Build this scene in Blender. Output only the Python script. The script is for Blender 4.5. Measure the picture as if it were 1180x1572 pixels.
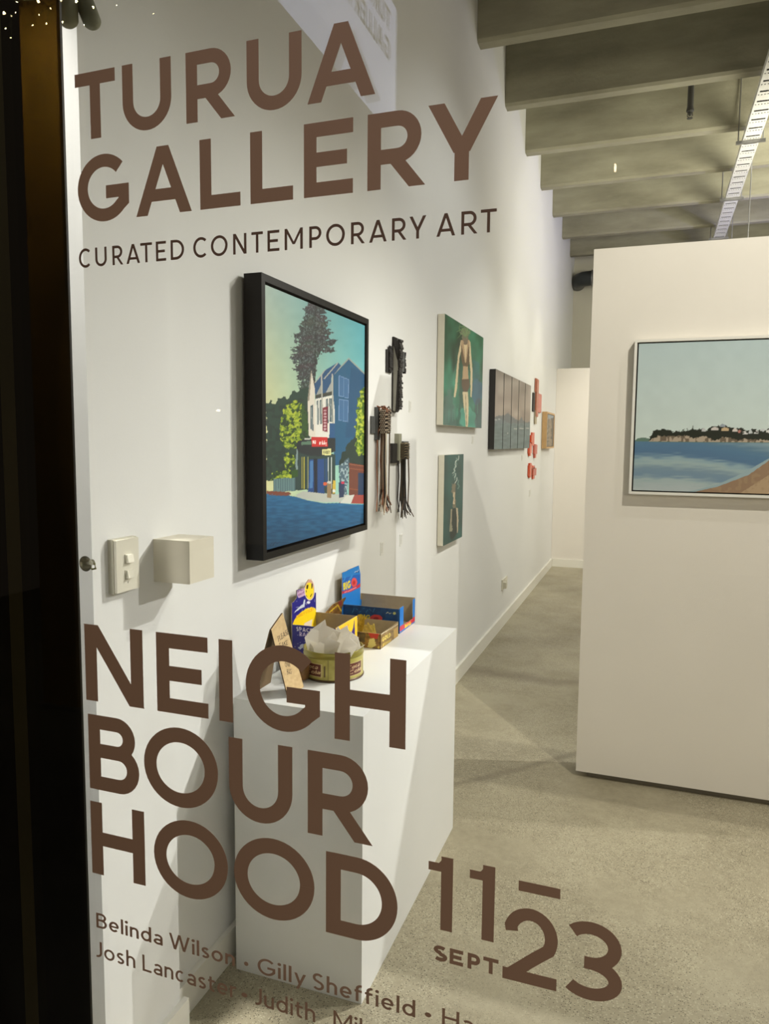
import bpy, bmesh, math, random
import numpy as np
from mathutils import Vector, Matrix
for o in list(bpy.data.objects): bpy.data.objects.remove(o)
SC = bpy.context.scene
COL = SC.collection
rnd = random.Random(7)

# ------------------------------------------------------------------ camera
F_PX, YAW, PITCH, ROLL, CAM_H = 1133.16346, -0.344607434, -0.0957617766, -0.00911707326, 1.54
def cam_rows():
    cy, sy = math.cos(YAW), math.sin(YAW)
    f = np.array([sy*math.cos(PITCH), cy*math.cos(PITCH), math.sin(PITCH)])
    r = np.array([cy, -sy, 0.0]); d = np.cross(f, r)
    if d[2] > 0: d = -d
    cr, sr = math.cos(ROLL), math.sin(ROLL)
    return np.array([cr*r+sr*d, -sr*r+cr*d, f])
MR = cam_rows(); CP = np.array([0, 0, CAM_H])
def on(u, v, ax, val):
    """point of the plane axis=val that the photograph shows at (u, v)"""
    d = MR.T @ np.array([(u-590)/F_PX, (v-786)/F_PX, 1.0])
    return CP + d*((val-CP[ax])/d[ax])
def proj(P):
    q = (np.asarray(P)-CP) @ MR.T
    return 590+F_PX*q[..., 0]/q[..., 2], 786+F_PX*q[..., 1]/q[..., 2]
cam = bpy.data.objects.new('camera', bpy.data.cameras.new('camera'))
COL.objects.link(cam)
m = Matrix([[MR[0][i], -MR[1][i], -MR[2][i]] for i in range(3)]).to_4x4()
m.translation = Vector(CP)
cam.matrix_world = m
cam.data.sensor_fit = 'HORIZONTAL'; cam.data.sensor_width = 36; cam.data.lens = 36*F_PX/1180
cam.data.clip_start = 0.02; cam.data.clip_end = 100
SC.camera = cam

# ------------------------------------------------------------------ world, lamps, exposure
W = bpy.data.worlds.new('world'); SC.world = W; W.use_nodes = True
W.node_tree.nodes['Background'].inputs[0].default_value = (0.095, 0.074, 0.05, 1)
W.node_tree.nodes['Background'].inputs[1].default_value = 1.0
SC.view_settings.view_transform = 'Standard'; SC.view_settings.look = 'None'
SC.view_settings.gamma = 1; SC.view_settings.use_curve_mapping = False
SC.view_settings.exposure = 0.0
def spot(loc, target, power, angle=60, blend=0.6, size=0.02, color=(1, .93, .80)):
    l = bpy.data.lights.new('spot_lamp', 'SPOT'); l.energy = power; l.spot_size = math.radians(angle)
    l.spot_blend = blend; l.shadow_soft_size = size; l.color = color
    o = bpy.data.objects.new('spot_lamp', l); COL.objects.link(o); o.location = loc
    o.rotation_euler = (Vector(target)-Vector(loc)).to_track_quat('-Z', 'Y').to_euler()
    return o
def area(loc, target, power, sx, sy, color=(1, .95, .85)):
    l = bpy.data.lights.new('fill_area_light', 'AREA'); l.energy = power; l.shape = 'RECTANGLE'
    l.size = sx; l.size_y = sy; l.color = color
    o = bpy.data.objects.new('fill_area_light', l); COL.objects.link(o); o.location = loc
    o.rotation_euler = (Vector(target)-Vector(loc)).to_track_quat('-Z', 'Y').to_euler()
    return o
WARM = (1, .975, .93)
# two track spots aimed at the near left wall and plinth
spot((1.38, 4.067, 3.43), (-.95, 1.45, -.3), 430, 68, 1, .010, (1, .99, .965))
spot((3.0, 3.69, 3.07), (-.95, 1.45, -.2), 400, 50, 1, .010, WARM)
spot((1.0, 3.50, 3.6), (-.1, 2.3, 0), 150, 100, .6, .02, (1, .965, .86))
# track spots on the wall further back
spot((0.9, 3.9, 3.5), (-1.12, 4.1, 2.0), 62, 78, .8, .02, (.95, .97, 1))
spot((0.9, 4.9, 3.7), (-1.12, 5.2, 1.2), 92, 58, .8, .02, (1, .97, .9))
spot((0.7, 6.3, 3.7), (-1.12, 6.4, 1.7), 52, 56, .8, .02, (1, .97, .88))
spot((0.0, 7.7, 3.8), (-1.12, 7.7, 1.9), 36, 44, .8, .02, (1, .93, .74))
spot((0.1, 8.2, 3.6), (-1.12, 7.6, 1.0), 50, 26, .8, .02, (1, .95, .88))
spot((0.3, 7.2, 3.8), (0.0, 9.3, 1.3), 230, 60, .8, .02, (1, .93, .85))
# partition lamps in front of it
spot((1.55, 2.3, 4.2), (0.45, 3.4, 1.6), 80, 66, .8, .015, (1, .95, .90))
spot((1.2, 1.45, 4.0), (0.3, 3.4, 1.45), 300, 66, .8, .015, (1, .95, .85))
# fill lights added for the general light of the hall
area((2.2, 3.2, 3.9), (-1.1, 1.7, 2.9), 7, 1.0, 3.0, (1, .96, .84))
area((2.8, 7.5, 3.9), (1.0, 7.5, 0), 100, 1.0, 4.0, (1, .96, .88))
# bluish lamp added behind the partition to tint the beams
spot((2.4, 8.6, 2.9), (0.8, 8.2, 4.6), 150, 120, .9, .05, (.42, .42, 1))

# ------------------------------------------------------------------ materials
def lin(c): return tuple(((x/255+.055)/1.055)**2.4 if x > 10 else x/255/12.92 for x in c)
MATS = {}
def mat(name, rgb, rough=.6, metal=0, noise=0, nscale=8, bump=0, bscale=60, spec=.5, emit=0, emitc=None):
    if name in MATS: return MATS[name]
    M = bpy.data.materials.new(name); M.use_nodes = True; nt = M.node_tree; b = nt.nodes['Principled BSDF']
    c = lin(rgb)+(1,)
    b.inputs['Base Color'].default_value = c; b.inputs['Roughness'].default_value = rough
    b.inputs['Metallic'].default_value = metal; b.inputs['Specular IOR Level'].default_value = spec
    tc = nt.nodes.new('ShaderNodeTexCoord')
    if noise:
        n = nt.nodes.new('ShaderNodeTexNoise'); n.inputs['Scale'].default_value = nscale; n.inputs['Detail'].default_value = 6
        nt.links.new(tc.outputs['Object'], n.inputs['Vector'])
        r = nt.nodes.new('ShaderNodeMapRange'); r.inputs[1].default_value = .3; r.inputs[2].default_value = .7
        r.inputs[3].default_value = 1-noise; r.inputs[4].default_value = 1+noise
        nt.links.new(n.outputs[0], r.inputs[0])
        mx = nt.nodes.new('ShaderNodeVectorMath'); mx.operation = 'SCALE'; mx.inputs[0].default_value = c[:3]
        nt.links.new(r.outputs[0], mx.inputs['Scale']); nt.links.new(mx.outputs[0], b.inputs['Base Color'])
    if bump:
        n2 = nt.nodes.new('ShaderNodeTexNoise'); n2.inputs['Scale'].default_value = bscale; n2.inputs['Detail'].default_value = 4
        nt.links.new(tc.outputs['Object'], n2.inputs['Vector'])
        bp = nt.nodes.new('ShaderNodeBump'); bp.inputs['Strength'].default_value = bump; bp.inputs['Distance'].default_value = .004
        nt.links.new(n2.outputs[0], bp.inputs['Height']); nt.links.new(bp.outputs[0], b.inputs['Normal'])
    if emit:
        b.inputs['Emission Color'].default_value = lin(emitc or rgb)+(1,); b.inputs['Emission Strength'].default_value = emit
    MATS[name] = M; return M
def art_mat(name='painted_canvas', rough=.45, bump=.25, bscale=220):
    if name in MATS: return MATS[name]
    M = bpy.data.materials.new(name); M.use_nodes = True; nt = M.node_tree; b = nt.nodes['Principled BSDF']
    a = nt.nodes.new('ShaderNodeVertexColor'); a.layer_name = 'Paint'
    nt.links.new(a.outputs[0], b.inputs['Base Color']); b.inputs['Roughness'].default_value = rough
    tc = nt.nodes.new('ShaderNodeTexCoord'); n = nt.nodes.new('ShaderNodeTexNoise'); n.inputs['Scale'].default_value = bscale
    nt.links.new(tc.outputs['Object'], n.inputs['Vector'])
    bp = nt.nodes.new('ShaderNodeBump'); bp.inputs['Strength'].default_value = bump; bp.inputs['Distance'].default_value = .0006
    nt.links.new(n.outputs[0], bp.inputs['Height']); nt.links.new(bp.outputs[0], b.inputs['Normal'])
    MATS[name] = M; return M
M_wall = mat('white_wall_paint', (223, 223, 220), .62, noise=.015, nscale=3, bump=.05, bscale=180, spec=.3)
M_part = mat('cream_partition_paint', (225, 220, 210), .6, noise=.015, nscale=3, bump=.04, bscale=160, spec=.3)
M_base = mat('white_trim_gloss', (226, 224, 214), .35, noise=.02, nscale=5)
M_plinth = mat('white_plinth_paint', (226, 227, 225), .38, noise=.02, nscale=4, bump=.03, bscale=120)
M_black = mat('black_frame_stain', (4, 4, 5), .4, spec=.25, noise=.2, nscale=20, bump=.05)
M_canvas = mat('raw_white_canvas_edge', (214, 210, 194), .8, noise=.03, nscale=40, bump=.15, bscale=400)
M_plastic = mat('white_switch_plastic', (216, 212, 196), .3, noise=.01)
M_dark = mat('black_window_post_metal', (12, 10, 5), .5, noise=.3, nscale=3, spec=.2)
M_olive = mat('olive_brown_window_metal', (104, 98, 58), .6, noise=.2, nscale=4)
M_galv = mat('galvanised_tray_steel', (226, 226, 220), .45, metal=.15, noise=.06, nscale=30)
M_steel = mat('hanger_steel', (150, 150, 148), .35, metal=.8, noise=.05)
M_duct = mat('dark_duct_lagging', (46, 52, 54), .4, metal=.3, noise=.15, nscale=14)
M_card = mat('grey_card_board_inside', (178, 162, 132), .8, noise=.05, nscale=50, bump=.05)
M_vinyl = mat('brown_window_vinyl', (150, 122, 102), .55, noise=.03, nscale=6)

# concrete beams: formwork stains
def concrete_mat():
    M = bpy.data.materials.new('cast_concrete'); M.use_nodes = True; nt = M.node_tree; b = nt.nodes['Principled BSDF']
    tc = nt.nodes.new('ShaderNodeTexCoord')
    mp = nt.nodes.new('ShaderNodeMapping'); mp.inputs['Scale'].default_value = (.6, 1, 2.2); nt.links.new(tc.outputs['Object'], mp.inputs[0])
    n = nt.nodes.new('ShaderNodeTexNoise'); n.inputs['Scale'].default_value = 2.2; n.inputs['Detail'].default_value = 8; n.inputs['Roughness'].default_value = .6
    nt.links.new(mp.outputs[0], n.inputs['Vector'])
    r = nt.nodes.new('ShaderNodeValToRGB'); r.color_ramp.elements[0].position = .3; r.color_ramp.elements[0].color = lin((128, 124, 104))+(1,)
    r.color_ramp.elements[1].position = .72; r.color_ramp.elements[1].color = lin((168, 165, 142))+(1,)
    nt.links.new(n.outputs[0], r.inputs[0]); nt.links.new(r.outputs[0], b.inputs['Base Color'])
    b.inputs['Roughness'].default_value = .85
    n2 = nt.nodes.new('ShaderNodeTexNoise'); n2.inputs['Scale'].default_value = 45; n2.inputs['Detail'].default_value = 6
    nt.links.new(tc.outputs['Object'], n2.inputs['Vector'])
    bp = nt.nodes.new('ShaderNodeBump'); bp.inputs['Strength'].default_value = .35; bp.inputs['Distance'].default_value = .006
    nt.links.new(n2.outputs[0], bp.inputs['Height']); nt.links.new(bp.outputs[0], b.inputs['Normal'])
    return M
M_conc = concrete_mat()
def floor_mat():
    M = bpy.data.materials.new('ground_concrete_floor'); M.use_nodes = True; nt = M.node_tree; b = nt.nodes['Principled BSDF']; L = nt.links.new
    tc = nt.nodes.new('ShaderNodeTexCoord')
    def noise(s, d=6, ro=.55):
        n = nt.nodes.new('ShaderNodeTexNoise'); n.inputs['Scale'].default_value = s; n.inputs['Detail'].default_value = d
        n.inputs['Roughness'].default_value = ro; L(tc.outputs['Object'], n.inputs['Vector']); return n
    def ramp(src, stops):
        r = nt.nodes.new('ShaderNodeValToRGB'); e = r.color_ramp.elements
        e[0].position, e[0].color = stops[0][0], lin(stops[0][1])+(1,); e[1].position, e[1].color = stops[-1][0], lin(stops[-1][1])+(1,)
        for p, c in stops[1:-1]:
            x = e.new(p); x.color = lin(c)+(1,)
        L(src, r.inputs[0]); return r
    def mix(f, a, c):
        x = nt.nodes.new('ShaderNodeMix'); x.data_type = 'RGBA'; L(f, x.inputs[0]); L(a, x.inputs[6])
        if isinstance(c, tuple): x.inputs[7].default_value = lin(c)+(1,)
        else: L(c, x.inputs[7])
        return x.outputs[2]
    def rng(src, a, c, lo=0, hi=1):
        r = nt.nodes.new('ShaderNodeMapRange'); r.inputs[1].default_value = a; r.inputs[2].default_value = c
        r.inputs[3].default_value = lo; r.inputs[4].default_value = hi; L(src, r.inputs[0]); return r.outputs[0]
    def mul(a, c):
        x = nt.nodes.new('ShaderNodeMath'); x.operation = 'MULTIPLY'; L(a, x.inputs[0])
        if isinstance(c, float): x.inputs[1].default_value = c
        else: L(c, x.inputs[1])
        return x.outputs[0]
    base = ramp(noise(1.3, 9, .62).outputs[0], [(.3, (126, 118, 97)), (.5, (149, 141, 119)), (.72, (170, 163, 140))]).outputs[0]
    fine = noise(26, 6, .7)
    base = mix(rng(fine.outputs[0], .35, .75, 0, .3), base, (192, 184, 156))
    # aggregate: pits and stones, stronger in patches
    patch = rng(noise(1.7, 3, .5).outputs[0], .36, .50)
    v = nt.nodes.new('ShaderNodeTexVoronoi'); v.inputs['Scale'].default_value = 200; L(tc.outputs['Object'], v.inputs['Vector'])
    v2 = nt.nodes.new('ShaderNodeTexVoronoi'); v2.inputs['Scale'].default_value = 170; L(tc.outputs['Object'], v2.inputs['Vector'])
    wn = nt.nodes.new('ShaderNodeSeparateColor'); L(v.outputs['Color'], wn.inputs[0])
    wn2 = nt.nodes.new('ShaderNodeSeparateColor'); L(v2.outputs['Color'], wn2.inputs[0])
    darkdot = mul(mul(rng(v.outputs['Distance'], .42, .26), rng(wn.outputs[0], .62, .68)), patch)
    lightdot = mul(mul(rng(v2.outputs['Distance'], .5, .34), rng(wn2.outputs[1], .60, .66)), patch)
    base = mix(mul(lightdot, .45), base, (204, 197, 172))
    base = mix(mul(darkdot, .95), base, (66, 58, 40))
    # far half of the slab is smoother and greyer
    sp = nt.nodes.new('ShaderNodeSeparateXYZ'); L(tc.outputs['Object'], sp.inputs[0])
    wob = nt.nodes.new('ShaderNodeMath'); wob.operation = 'MULTIPLY_ADD'; L(noise(2.5, 4).outputs[0], wob.inputs[0]); wob.inputs[1].default_value = .35; L(sp.outputs[1], wob.inputs[2])
    def band(src, c0, w):
        s = nt.nodes.new('ShaderNodeMath'); s.operation = 'SUBTRACT'; L(src, s.inputs[0]); s.inputs[1].default_value = c0
        a = nt.nodes.new('ShaderNodeMath'); a.operation = 'ABSOLUTE'; L(s.outputs[0], a.inputs[0]); return rng(a.outputs[0], w, w*.2)
    base = mix(mul(band(wob.outputs[0], 4.95, .13), .45), base, (88, 76, 62))
    # diagonal stained joint
    dg = nt.nodes.new('ShaderNodeVectorMath'); dg.operation = 'DOT_PRODUCT'; L(tc.outputs['Object'], dg.inputs[0]); dg.inputs[1].default_value = (-.75, .66, 0)
    w2 = nt.nodes.new('ShaderNodeMath'); w2.operation = 'MULTIPLY_ADD'; L(noise(3, 4).outputs[0], w2.inputs[0]); w2.inputs[1].default_value = .05; L(dg.outputs['Value'], w2.inputs[2])
    base = mix(mul(band(w2.outputs[0], 2.66, .035), .4), base, (92, 82, 66))
    L(base, b.inputs['Base Color'])
    L(rng(noise(4, 5).outputs[0], .3, .7, .34, .55), b.inputs['Roughness'])
    bp = nt.nodes.new('ShaderNodeBump'); bp.inputs['Strength'].default_value = .12; bp.inputs['Distance'].default_value = .003
    L(fine.outputs[0], bp.inputs['Height']); L(bp.outputs[0], b.inputs['Normal'])
    return M
M_floor = floor_mat()

# ------------------------------------------------------------------ mesh helpers
def empty(name, loc, label=None, cat=None, group=None):
    o = bpy.data.objects.new(name, None); COL.objects.link(o); o.location = loc; o.empty_display_size = .05
    if label: o['label'] = label; o['category'] = cat
    if group: o['group'] = group
    return o
def tag(o, label, cat, group=None):
    o['label'] = label; o['category'] = cat
    if group: o['group'] = group
    return o
def link(name, me, parent=None, mats=None):
    o = bpy.data.objects.new(name, me); COL.objects.link(o)
    if mats is not None:
        for x in (mats if isinstance(mats, (list, tuple)) else [mats]): me.materials.append(x)
    if parent:
        o.parent = parent; o.location = -Vector(parent.matrix_basis.translation) if parent.parent is None else -Vector(parent.matrix_basis.translation)-Vector(parent.parent.matrix_basis.translation)
    return o
def obj(name, bm, mats, parent=None, smooth=False, bevel=0, keep=False):
    """bm is in world coordinates; becomes one mesh object (child of parent if given)"""
    if bevel:
        bmesh.ops.bevel(bm, geom=[e for e in bm.edges if e.is_manifold and e.calc_face_angle(0) > .6], offset=bevel, segments=2, affect='EDGES', profile=.6)
    bmesh.ops.recalc_face_normals(bm, faces=bm.faces)
    me = bpy.data.meshes.new(name); 
    if smooth:
        for f in bm.faces: f.smooth = True
    off = Vector((0, 0, 0))
    if not parent and not keep:
        xs = [v.co for v in bm.verts]
        off = Vector(((min(c.x for c in xs)+max(c.x for c in xs))/2, (min(c.y for c in xs)+max(c.y for c in xs))/2, min(c.z for c in xs)))
        bmesh.ops.translate(bm, verts=bm.verts, vec=-off)
    bm.to_mesh(me); bm.free()
    o = link(name, me, parent, mats)
    if not parent: o.location = off
    if smooth and bevel: pass
    return o
def struct(name, bm, mats, bevel=0):
    o = obj(name, bm, mats, None, bevel=bevel, keep=True); o['kind'] = 'structure'; return o
def box(bm, x0, x1, y0, y1, z0, z1, mi=0):
    vs = [bm.verts.new((x, y, z)) for x in (x0, x1) for y in (y0, y1) for z in (z0, z1)]
    for q in ((0, 1, 3, 2), (4, 6, 7, 5), (0, 4, 5, 1), (2, 3, 7, 6), (0, 2, 6, 4), (1, 5, 7, 3)):
        f = bm.faces.new([vs[i] for i in q]); f.material_index = mi
    return vs
def nb(*a, **k):
    bm = bmesh.new()
    if a: box(bm, *a, **k)
    return bm
def tube(bm, pts, r, n=8, r2=None, cap=True):
    pts = [Vector(p) for p in pts]; rings = []
    for i, p in enumerate(pts):
        t = (pts[min(i+1, len(pts)-1)]-pts[max(i-1, 0)]).normalized()
        a = t.cross(Vector((0, 0, 1)) if abs(t.z) < .9 else Vector((1, 0, 0))).normalized(); b = t.cross(a)
        rr = r if r2 is None else r+(r2-r)*i/(len(pts)-1)
        rings.append([bm.verts.new(p+rr*(a*math.cos(2*math.pi*k/n)+b*math.sin(2*math.pi*k/n))) for k in range(n)])
    for A, B in zip(rings, rings[1:]):
        for k in range(n): bm.faces.new((A[k], A[(k+1) % n], B[(k+1) % n], B[k]))
    if cap: bm.faces.new(rings[0]); bm.faces.new(rings[-1])
def lathe(bm, prof, c, n=48, axis='Z'):
    rings = []
    for r, h in prof:
        ring = []
        for k in range(n):
            a = 2*math.pi*k/n; x, y = r*math.cos(a), r*math.sin(a)
            ring.append(bm.verts.new(Vector(c)+(Vector((x, y, h)) if axis == 'Z' else Vector((h, x, y)) if axis == 'X' else Vector((x, h, y)))))
        rings.append(ring)
    for A, B in zip(rings, rings[1:]):
        for k in range(n): bm.faces.new((A[k], A[(k+1) % n], B[(k+1) % n], B[k]))
    for R in (rings[0], rings[-1]):
        if prof[0 if R is rings[0] else -1][0] > 1e-5: bm.faces.new(R)
def slab(bm, quad, nrm, t, mi=0):
    """a plate: quad corners (world) pushed t along nrm"""
    a = [bm.verts.new(Vector(q)) for q in quad]; b = [bm.verts.new(Vector(q)+Vector(nrm)*t) for q in quad]
    bm.faces.new(a).material_index = mi; bm.faces.new(b[::-1]).material_index = mi; n = len(a)
    for i in range(n): bm.faces.new((a[i], b[i], b[(i+1) % n], a[(i+1) % n])).material_index = mi

# ------------------------------------------------------------------ stroke lettering (geometric sans)
def arc(cx, cy, rx, ry, a0, a1, n=20):
    return [(cx+rx*math.cos(math.radians(a0+(a1-a0)*i/n)), cy+ry*math.sin(math.radians(a0+(a1-a0)*i/n))) for i in range(n+1)]
def ribbon(pts, w, closed=False):
    P = [np.array(p, float) for p in pts]; n = len(P); L = []; Rr = []
    for i in range(n):
        if closed: a, b = P[i-1], P[(i+1) % n]
        else: a, b = P[max(i-1, 0)], P[min(i+1, n-1)]
        d1 = P[i]-a; d2 = b-P[i]
        u1 = d1/np.linalg.norm(d1) if np.linalg.norm(d1) > 1e-9 else None
        u2 = d2/np.linalg.norm(d2) if np.linalg.norm(d2) > 1e-9 else None
        if u1 is None: u1 = u2
        if u2 is None: u2 = u1
        t = u1+u2; t /= max(np.linalg.norm(t), 1e-6); c = max(.35, float(t@u1)); nn = np.array([-t[1], t[0]])*w/2/c
        L.append(P[i]+nn); Rr.append(P[i]-nn)
    out = []
    for i in range(n if closed else n-1):
        j = (i+1) % n; out.append([tuple(L[i]), tuple(Rr[i]), tuple(Rr[j]), tuple(L[j])])
    return out
def diag(x0, y0, x1, y1, w):
    h = w*math.hypot(x1-x0, y1-y0)/abs(y1-y0)/2
    return [[(x0-h, y0), (x0+h, y0), (x1+h, y1), (x1-h, y1)]]
def rect(x0, y0, x1, y1): return [[(x0, y0), (x1, y0), (x1, y1), (x0, y1)]]
LW = {'T': .72, 'U': .74, 'R': .64, 'A': .86, 'G': .86, 'L': .52, 'E': .57, 'Y': .8, 'C': .8, 'D': .76, 'O': .92, 'N': .78, 'M': .92, 'P': .6, 'I': .0,
      'H': .76, 'B': .62, 'S': .56, 'W': 1.15, 'J': .4, 'F': .52, 'K': .64, 'V': .76, 'X': .7, 'Z': .62, '1': .36, '2': .62, '3': .62, '4': .62, '5': .6, '0': .7,
      'a': .50, 'e': .56, 'l': .0, 'i': .0, 'n': .50, 'd': .58, 's': .42, 'o': .60, 'h': .50, 'c': .52, 't': .36, 'r': .30, 'y': .56, 'f': .36, 'u': .50,
      ' ': .26, '•': .26, '.': .1, '-': .34, '$': .56}
def glyph(ch, Wd, H, w):
    """polygons of one character in a box Wd x H with stroke w"""
    l, r, b, t = w/2, Wd-w/2, w/2, H-w/2; x = .68*H
    if ch == 'T': return rect(0, H-w, Wd, H)+rect(Wd/2-w/2, 0, Wd/2+w/2, H)
    if ch in 'Il': return rect(0, 0, w, H)
    if ch == 'i': return rect(0, 0, w, x)+ribbon(arc(w/2, H*.9, w*.34, w*.34, 0, 360, 10)[:-1], w*.7, True)
    if ch == 'L': return rect(0, 0, w, H)+rect(0, 0, Wd, w)
    if ch == 'E': return rect(0, 0, w, H)+rect(0, 0, Wd, w)+rect(0, H-w, Wd, H)+rect(0, H/2-w/2, Wd*.88, H/2+w/2)
    if ch == 'F': return rect(0, 0, w, H)+rect(0, H-w, Wd, H)+rect(0, H/2-w/2, Wd*.88, H/2+w/2)
    if ch == 'H': return rect(0, 0, w, H)+rect(Wd-w, 0, Wd, H)+rect(0, H/2-w/2, Wd, H/2+w/2)
    if ch == 'N': return rect(0, 0, w, H)+rect(Wd-w, 0, Wd, H)+diag(w*.55, H, Wd-w*.55, 0, w)
    if ch == 'M': return rect(0, 0, w, H)+rect(Wd-w, 0, Wd, H)+diag(w*.5, H, Wd/2, H*.25, w*.85)+diag(Wd-w*.5, H, Wd/2, H*.25, w*.85)
    if ch == 'U': rx = (r-l)/2; return ribbon([(l, H)]+arc(Wd/2, b+rx, rx, rx, 180, 360)+[(r, H)], w)
    if ch == 'J': rx = (r-l)*.8; return ribbon([(r, H)]+arc(r-rx, b+rx, rx, rx, 0, -100, 12), w)
    if ch in 'OQ0': return ribbon(arc(Wd/2, H/2, (r-l)/2, (t-b)/2+.01*H, 0, 360, 44)[:-1], w, True)
    if ch == 'C': return ribbon(arc(Wd*.54, H/2, Wd*.54-w/2, (t-b)/2+.01*H, 48, 312, 36), w)
    if ch == 'G': 
        rx = Wd*.52-w/2
        return ribbon(arc(Wd*.52, H/2, rx, (t-b)/2+.01*H, 44, 318, 38)+[(Wd-w/2, H*.275), (Wd-w/2, H*.53)], w)+rect(Wd*.56, H*.53-w, Wd, H*.53)
    if ch == 'D': ry = (t-b)/2; return ribbon([(l, t), (r-ry*1.0 if r-ry > l else l+.02*H, t)]+arc(max(r-ry, l+.02*H), H/2, r-max(r-ry, l+.02*H), ry, 90, -90, 26)+[(l, b)], w)+rect(0, 0, w, H)
    if ch == 'P': ry = (t-H*.42)/2; return rect(0, 0, w, H)+ribbon([(l, t), (r-ry, t)]+arc(r-ry, t-ry, ry, ry, 90, -90, 16)+[(l, H*.42)], w)
    if ch == 'R':
        rr_ = Wd*.93-w/2; ry = (t-H*.42)/2; return rect(0, 0, w, H)+ribbon([(l, t), (rr_-ry, t)]+arc(rr_-ry, t-ry, ry, ry, 90, -90, 16)+[(l, H*.42)], w)+diag(Wd*.45, H*.42, Wd-w*.57, 0, w*.92)
    if ch == 'B':
        r1 = (t-H*.53)/2; r2 = (H*.53-b)/2; q = Wd*.93-w/2
        return rect(0, 0, w, H)+ribbon([(l, t), (q-r1, t)]+arc(q-r1, t-r1, r1, r1, 90, -90, 14)+[(l, H*.53)], w)+ribbon([(l, H*.53), (r-r2, H*.53)]+arc(r-r2, b+r2, r2, r2, 90, -90, 14)+[(l, b)], w)
    if ch == 'A': h = w*.56; return diag(h, 0, Wd/2, H, w)+diag(Wd-h, 0, Wd/2, H, w)+rect(Wd*.24, H*.2, Wd*.76, H*.2+w*.92)
    if ch == 'V': h = w*.56; return diag(h, H, Wd/2, 0, w)+diag(Wd-h, H, Wd/2, 0, w)
    if ch == 'W': h = w*.5; return diag(h, H, Wd*.28, 0, w*.95)+diag(Wd*.5, H, Wd*.28, 0, w*.95)+diag(Wd*.5, H, Wd*.72, 0, w*.95)+diag(Wd-h, H, Wd*.72, 0, w*.95)
    if ch == 'X': h = w*.6; return diag(h, 0, Wd-h, H, w)+diag(Wd-h, 0, h, H, w)
    if ch == 'Y': h = w*.58; return diag(h, H, Wd/2, H*.36, w)+diag(Wd-h, H, Wd/2, H*.36, w)+rect(Wd/2-w/2, 0, Wd/2+w/2, H*.42)
    if ch == 'K': return rect(0, 0, w, H)+diag(w*.8, H*.42, Wd-w*.6, H, w)+diag(Wd*.38, H*.52, Wd-w*.6, 0, w)
    if ch == 'Z': return rect(0, 0, Wd, w)+rect(0, H-w, Wd, H)+diag(w*.7, w*.5, Wd-w*.7, H-w*.5, w)
    if ch in 'S$': 
        s = ribbon(arc(Wd/2, H*.74-w*.08, (r-l)/2*.92, H*.26-w*.42, 35, 262, 18)+arc(Wd/2, H*.27+w*.05, (r-l)/2, H*.27-w*.45, 82, -145, 18), w)
        return s+(rect(Wd/2-w*.2, -H*.06, Wd/2+w*.2, H*1.06) if ch == '$' else [])
    if ch == '1': return rect(Wd-w, 0, Wd, H)+[[(0, H*.905), (0, H*.905-w*.72), (Wd*.45, H*.905-w*.72), (Wd*.72, H*.80), (Wd, H*.84), (Wd, H), (Wd*.66, H), (Wd*.42, H*.905)]]
    if ch == '2': 
        ry = H*.29; return ribbon([(l*1.0+.04*Wd, H*.66)]+arc(Wd*.5, H-w/2-ry, (r-l)/2, ry, 160, -28, 20)+[(Wd*.60, H*.36), (w*.65, w*.55)], w)+rect(0, 0, Wd, w)
    if ch == '3':
        ym = H*.55-w*.5; r1 = (H-w/2-ym)/2; r2 = (ym-w/2)/2
        return ribbon(arc(Wd*.46, ym+r1, Wd*.40, r1, 140, -90, 22)+[(Wd*.36, ym)], w)+ribbon([(Wd*.36, ym), (Wd*.46, ym)]+arc(Wd*.46, w/2+r2, Wd*.54-w/2, r2, 88, -142, 24), w)
    if ch == '4': return rect(Wd*.66, 0, Wd*.66+w, H)+rect(0, H*.22, Wd, H*.22+w)+diag(w*.6, H*.3, Wd*.66, H, w)
    if ch == '5': return rect(w*.4, H-w, Wd*.92, H)+rect(w*.4, H*.5, w*1.4, H)+ribbon([(w*.8, H*.58)]+arc(Wd*.48, H*.32, Wd*.5-w/2, H*.32-w/2, 100, -140, 18), w)
    if ch == '•': return [arc(Wd/2, H*.36, Wd/2, Wd/2, 0, 360, 16)[:-1]]
    if ch == '.': return rect(0, 0, w, w)
    if ch == '-': return rect(0, H*.4, Wd, H*.4+w)
    # lower case
    xc = x/2; ry = xc-w/2; rx = (Wd-w)/2
    if ch == 'o': return ribbon(arc(Wd/2, xc, rx, ry, 0, 360, 28)[:-1], w, True)
    if ch == 'd': return ribbon(arc(Wd/2, xc, rx, ry, 0, 360, 28)[:-1], w, True)+rect(Wd-w, 0, Wd, H)
    if ch == 'a': return ribbon(arc(Wd/2, x*.29, rx, x*.29-w/2, 0, 360, 20)[:-1], w, True)+ribbon([(Wd-w/2, 0), (Wd-w/2, x*.66)]+arc(Wd*.5, x*.66, rx*1.0, x*.34-w/2, 0, 145, 12), w)
    if ch == 'e': return ribbon(arc(Wd/2, xc, rx, ry, 0, 318, 26), w)+rect(w*.6, xc-w*.45, Wd-w*.2, xc+w*.4)
    if ch == 'c': return ribbon(arc(Wd/2, xc, rx, ry, 48, 312, 24), w)
    if ch in 'nh': return rect(0, 0, w, H if ch == 'h' else x)+ribbon(arc(Wd/2, x-w/2-rx, rx, rx, 180, 0, 16)+[(Wd-w/2, 0)], w)
    if ch == 'u': return ribbon([(w/2, x)]+arc(Wd/2, w/2+rx, rx, rx, 180, 360, 16)+[(Wd-w/2, x)], w)+rect(Wd-w, 0, Wd, x)
    if ch == 'r': return rect(0, 0, w, x)+ribbon(arc(Wd*.95, x-w/2-Wd*.75, Wd*.85, Wd*.75, 165, 80, 10), w)
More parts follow.
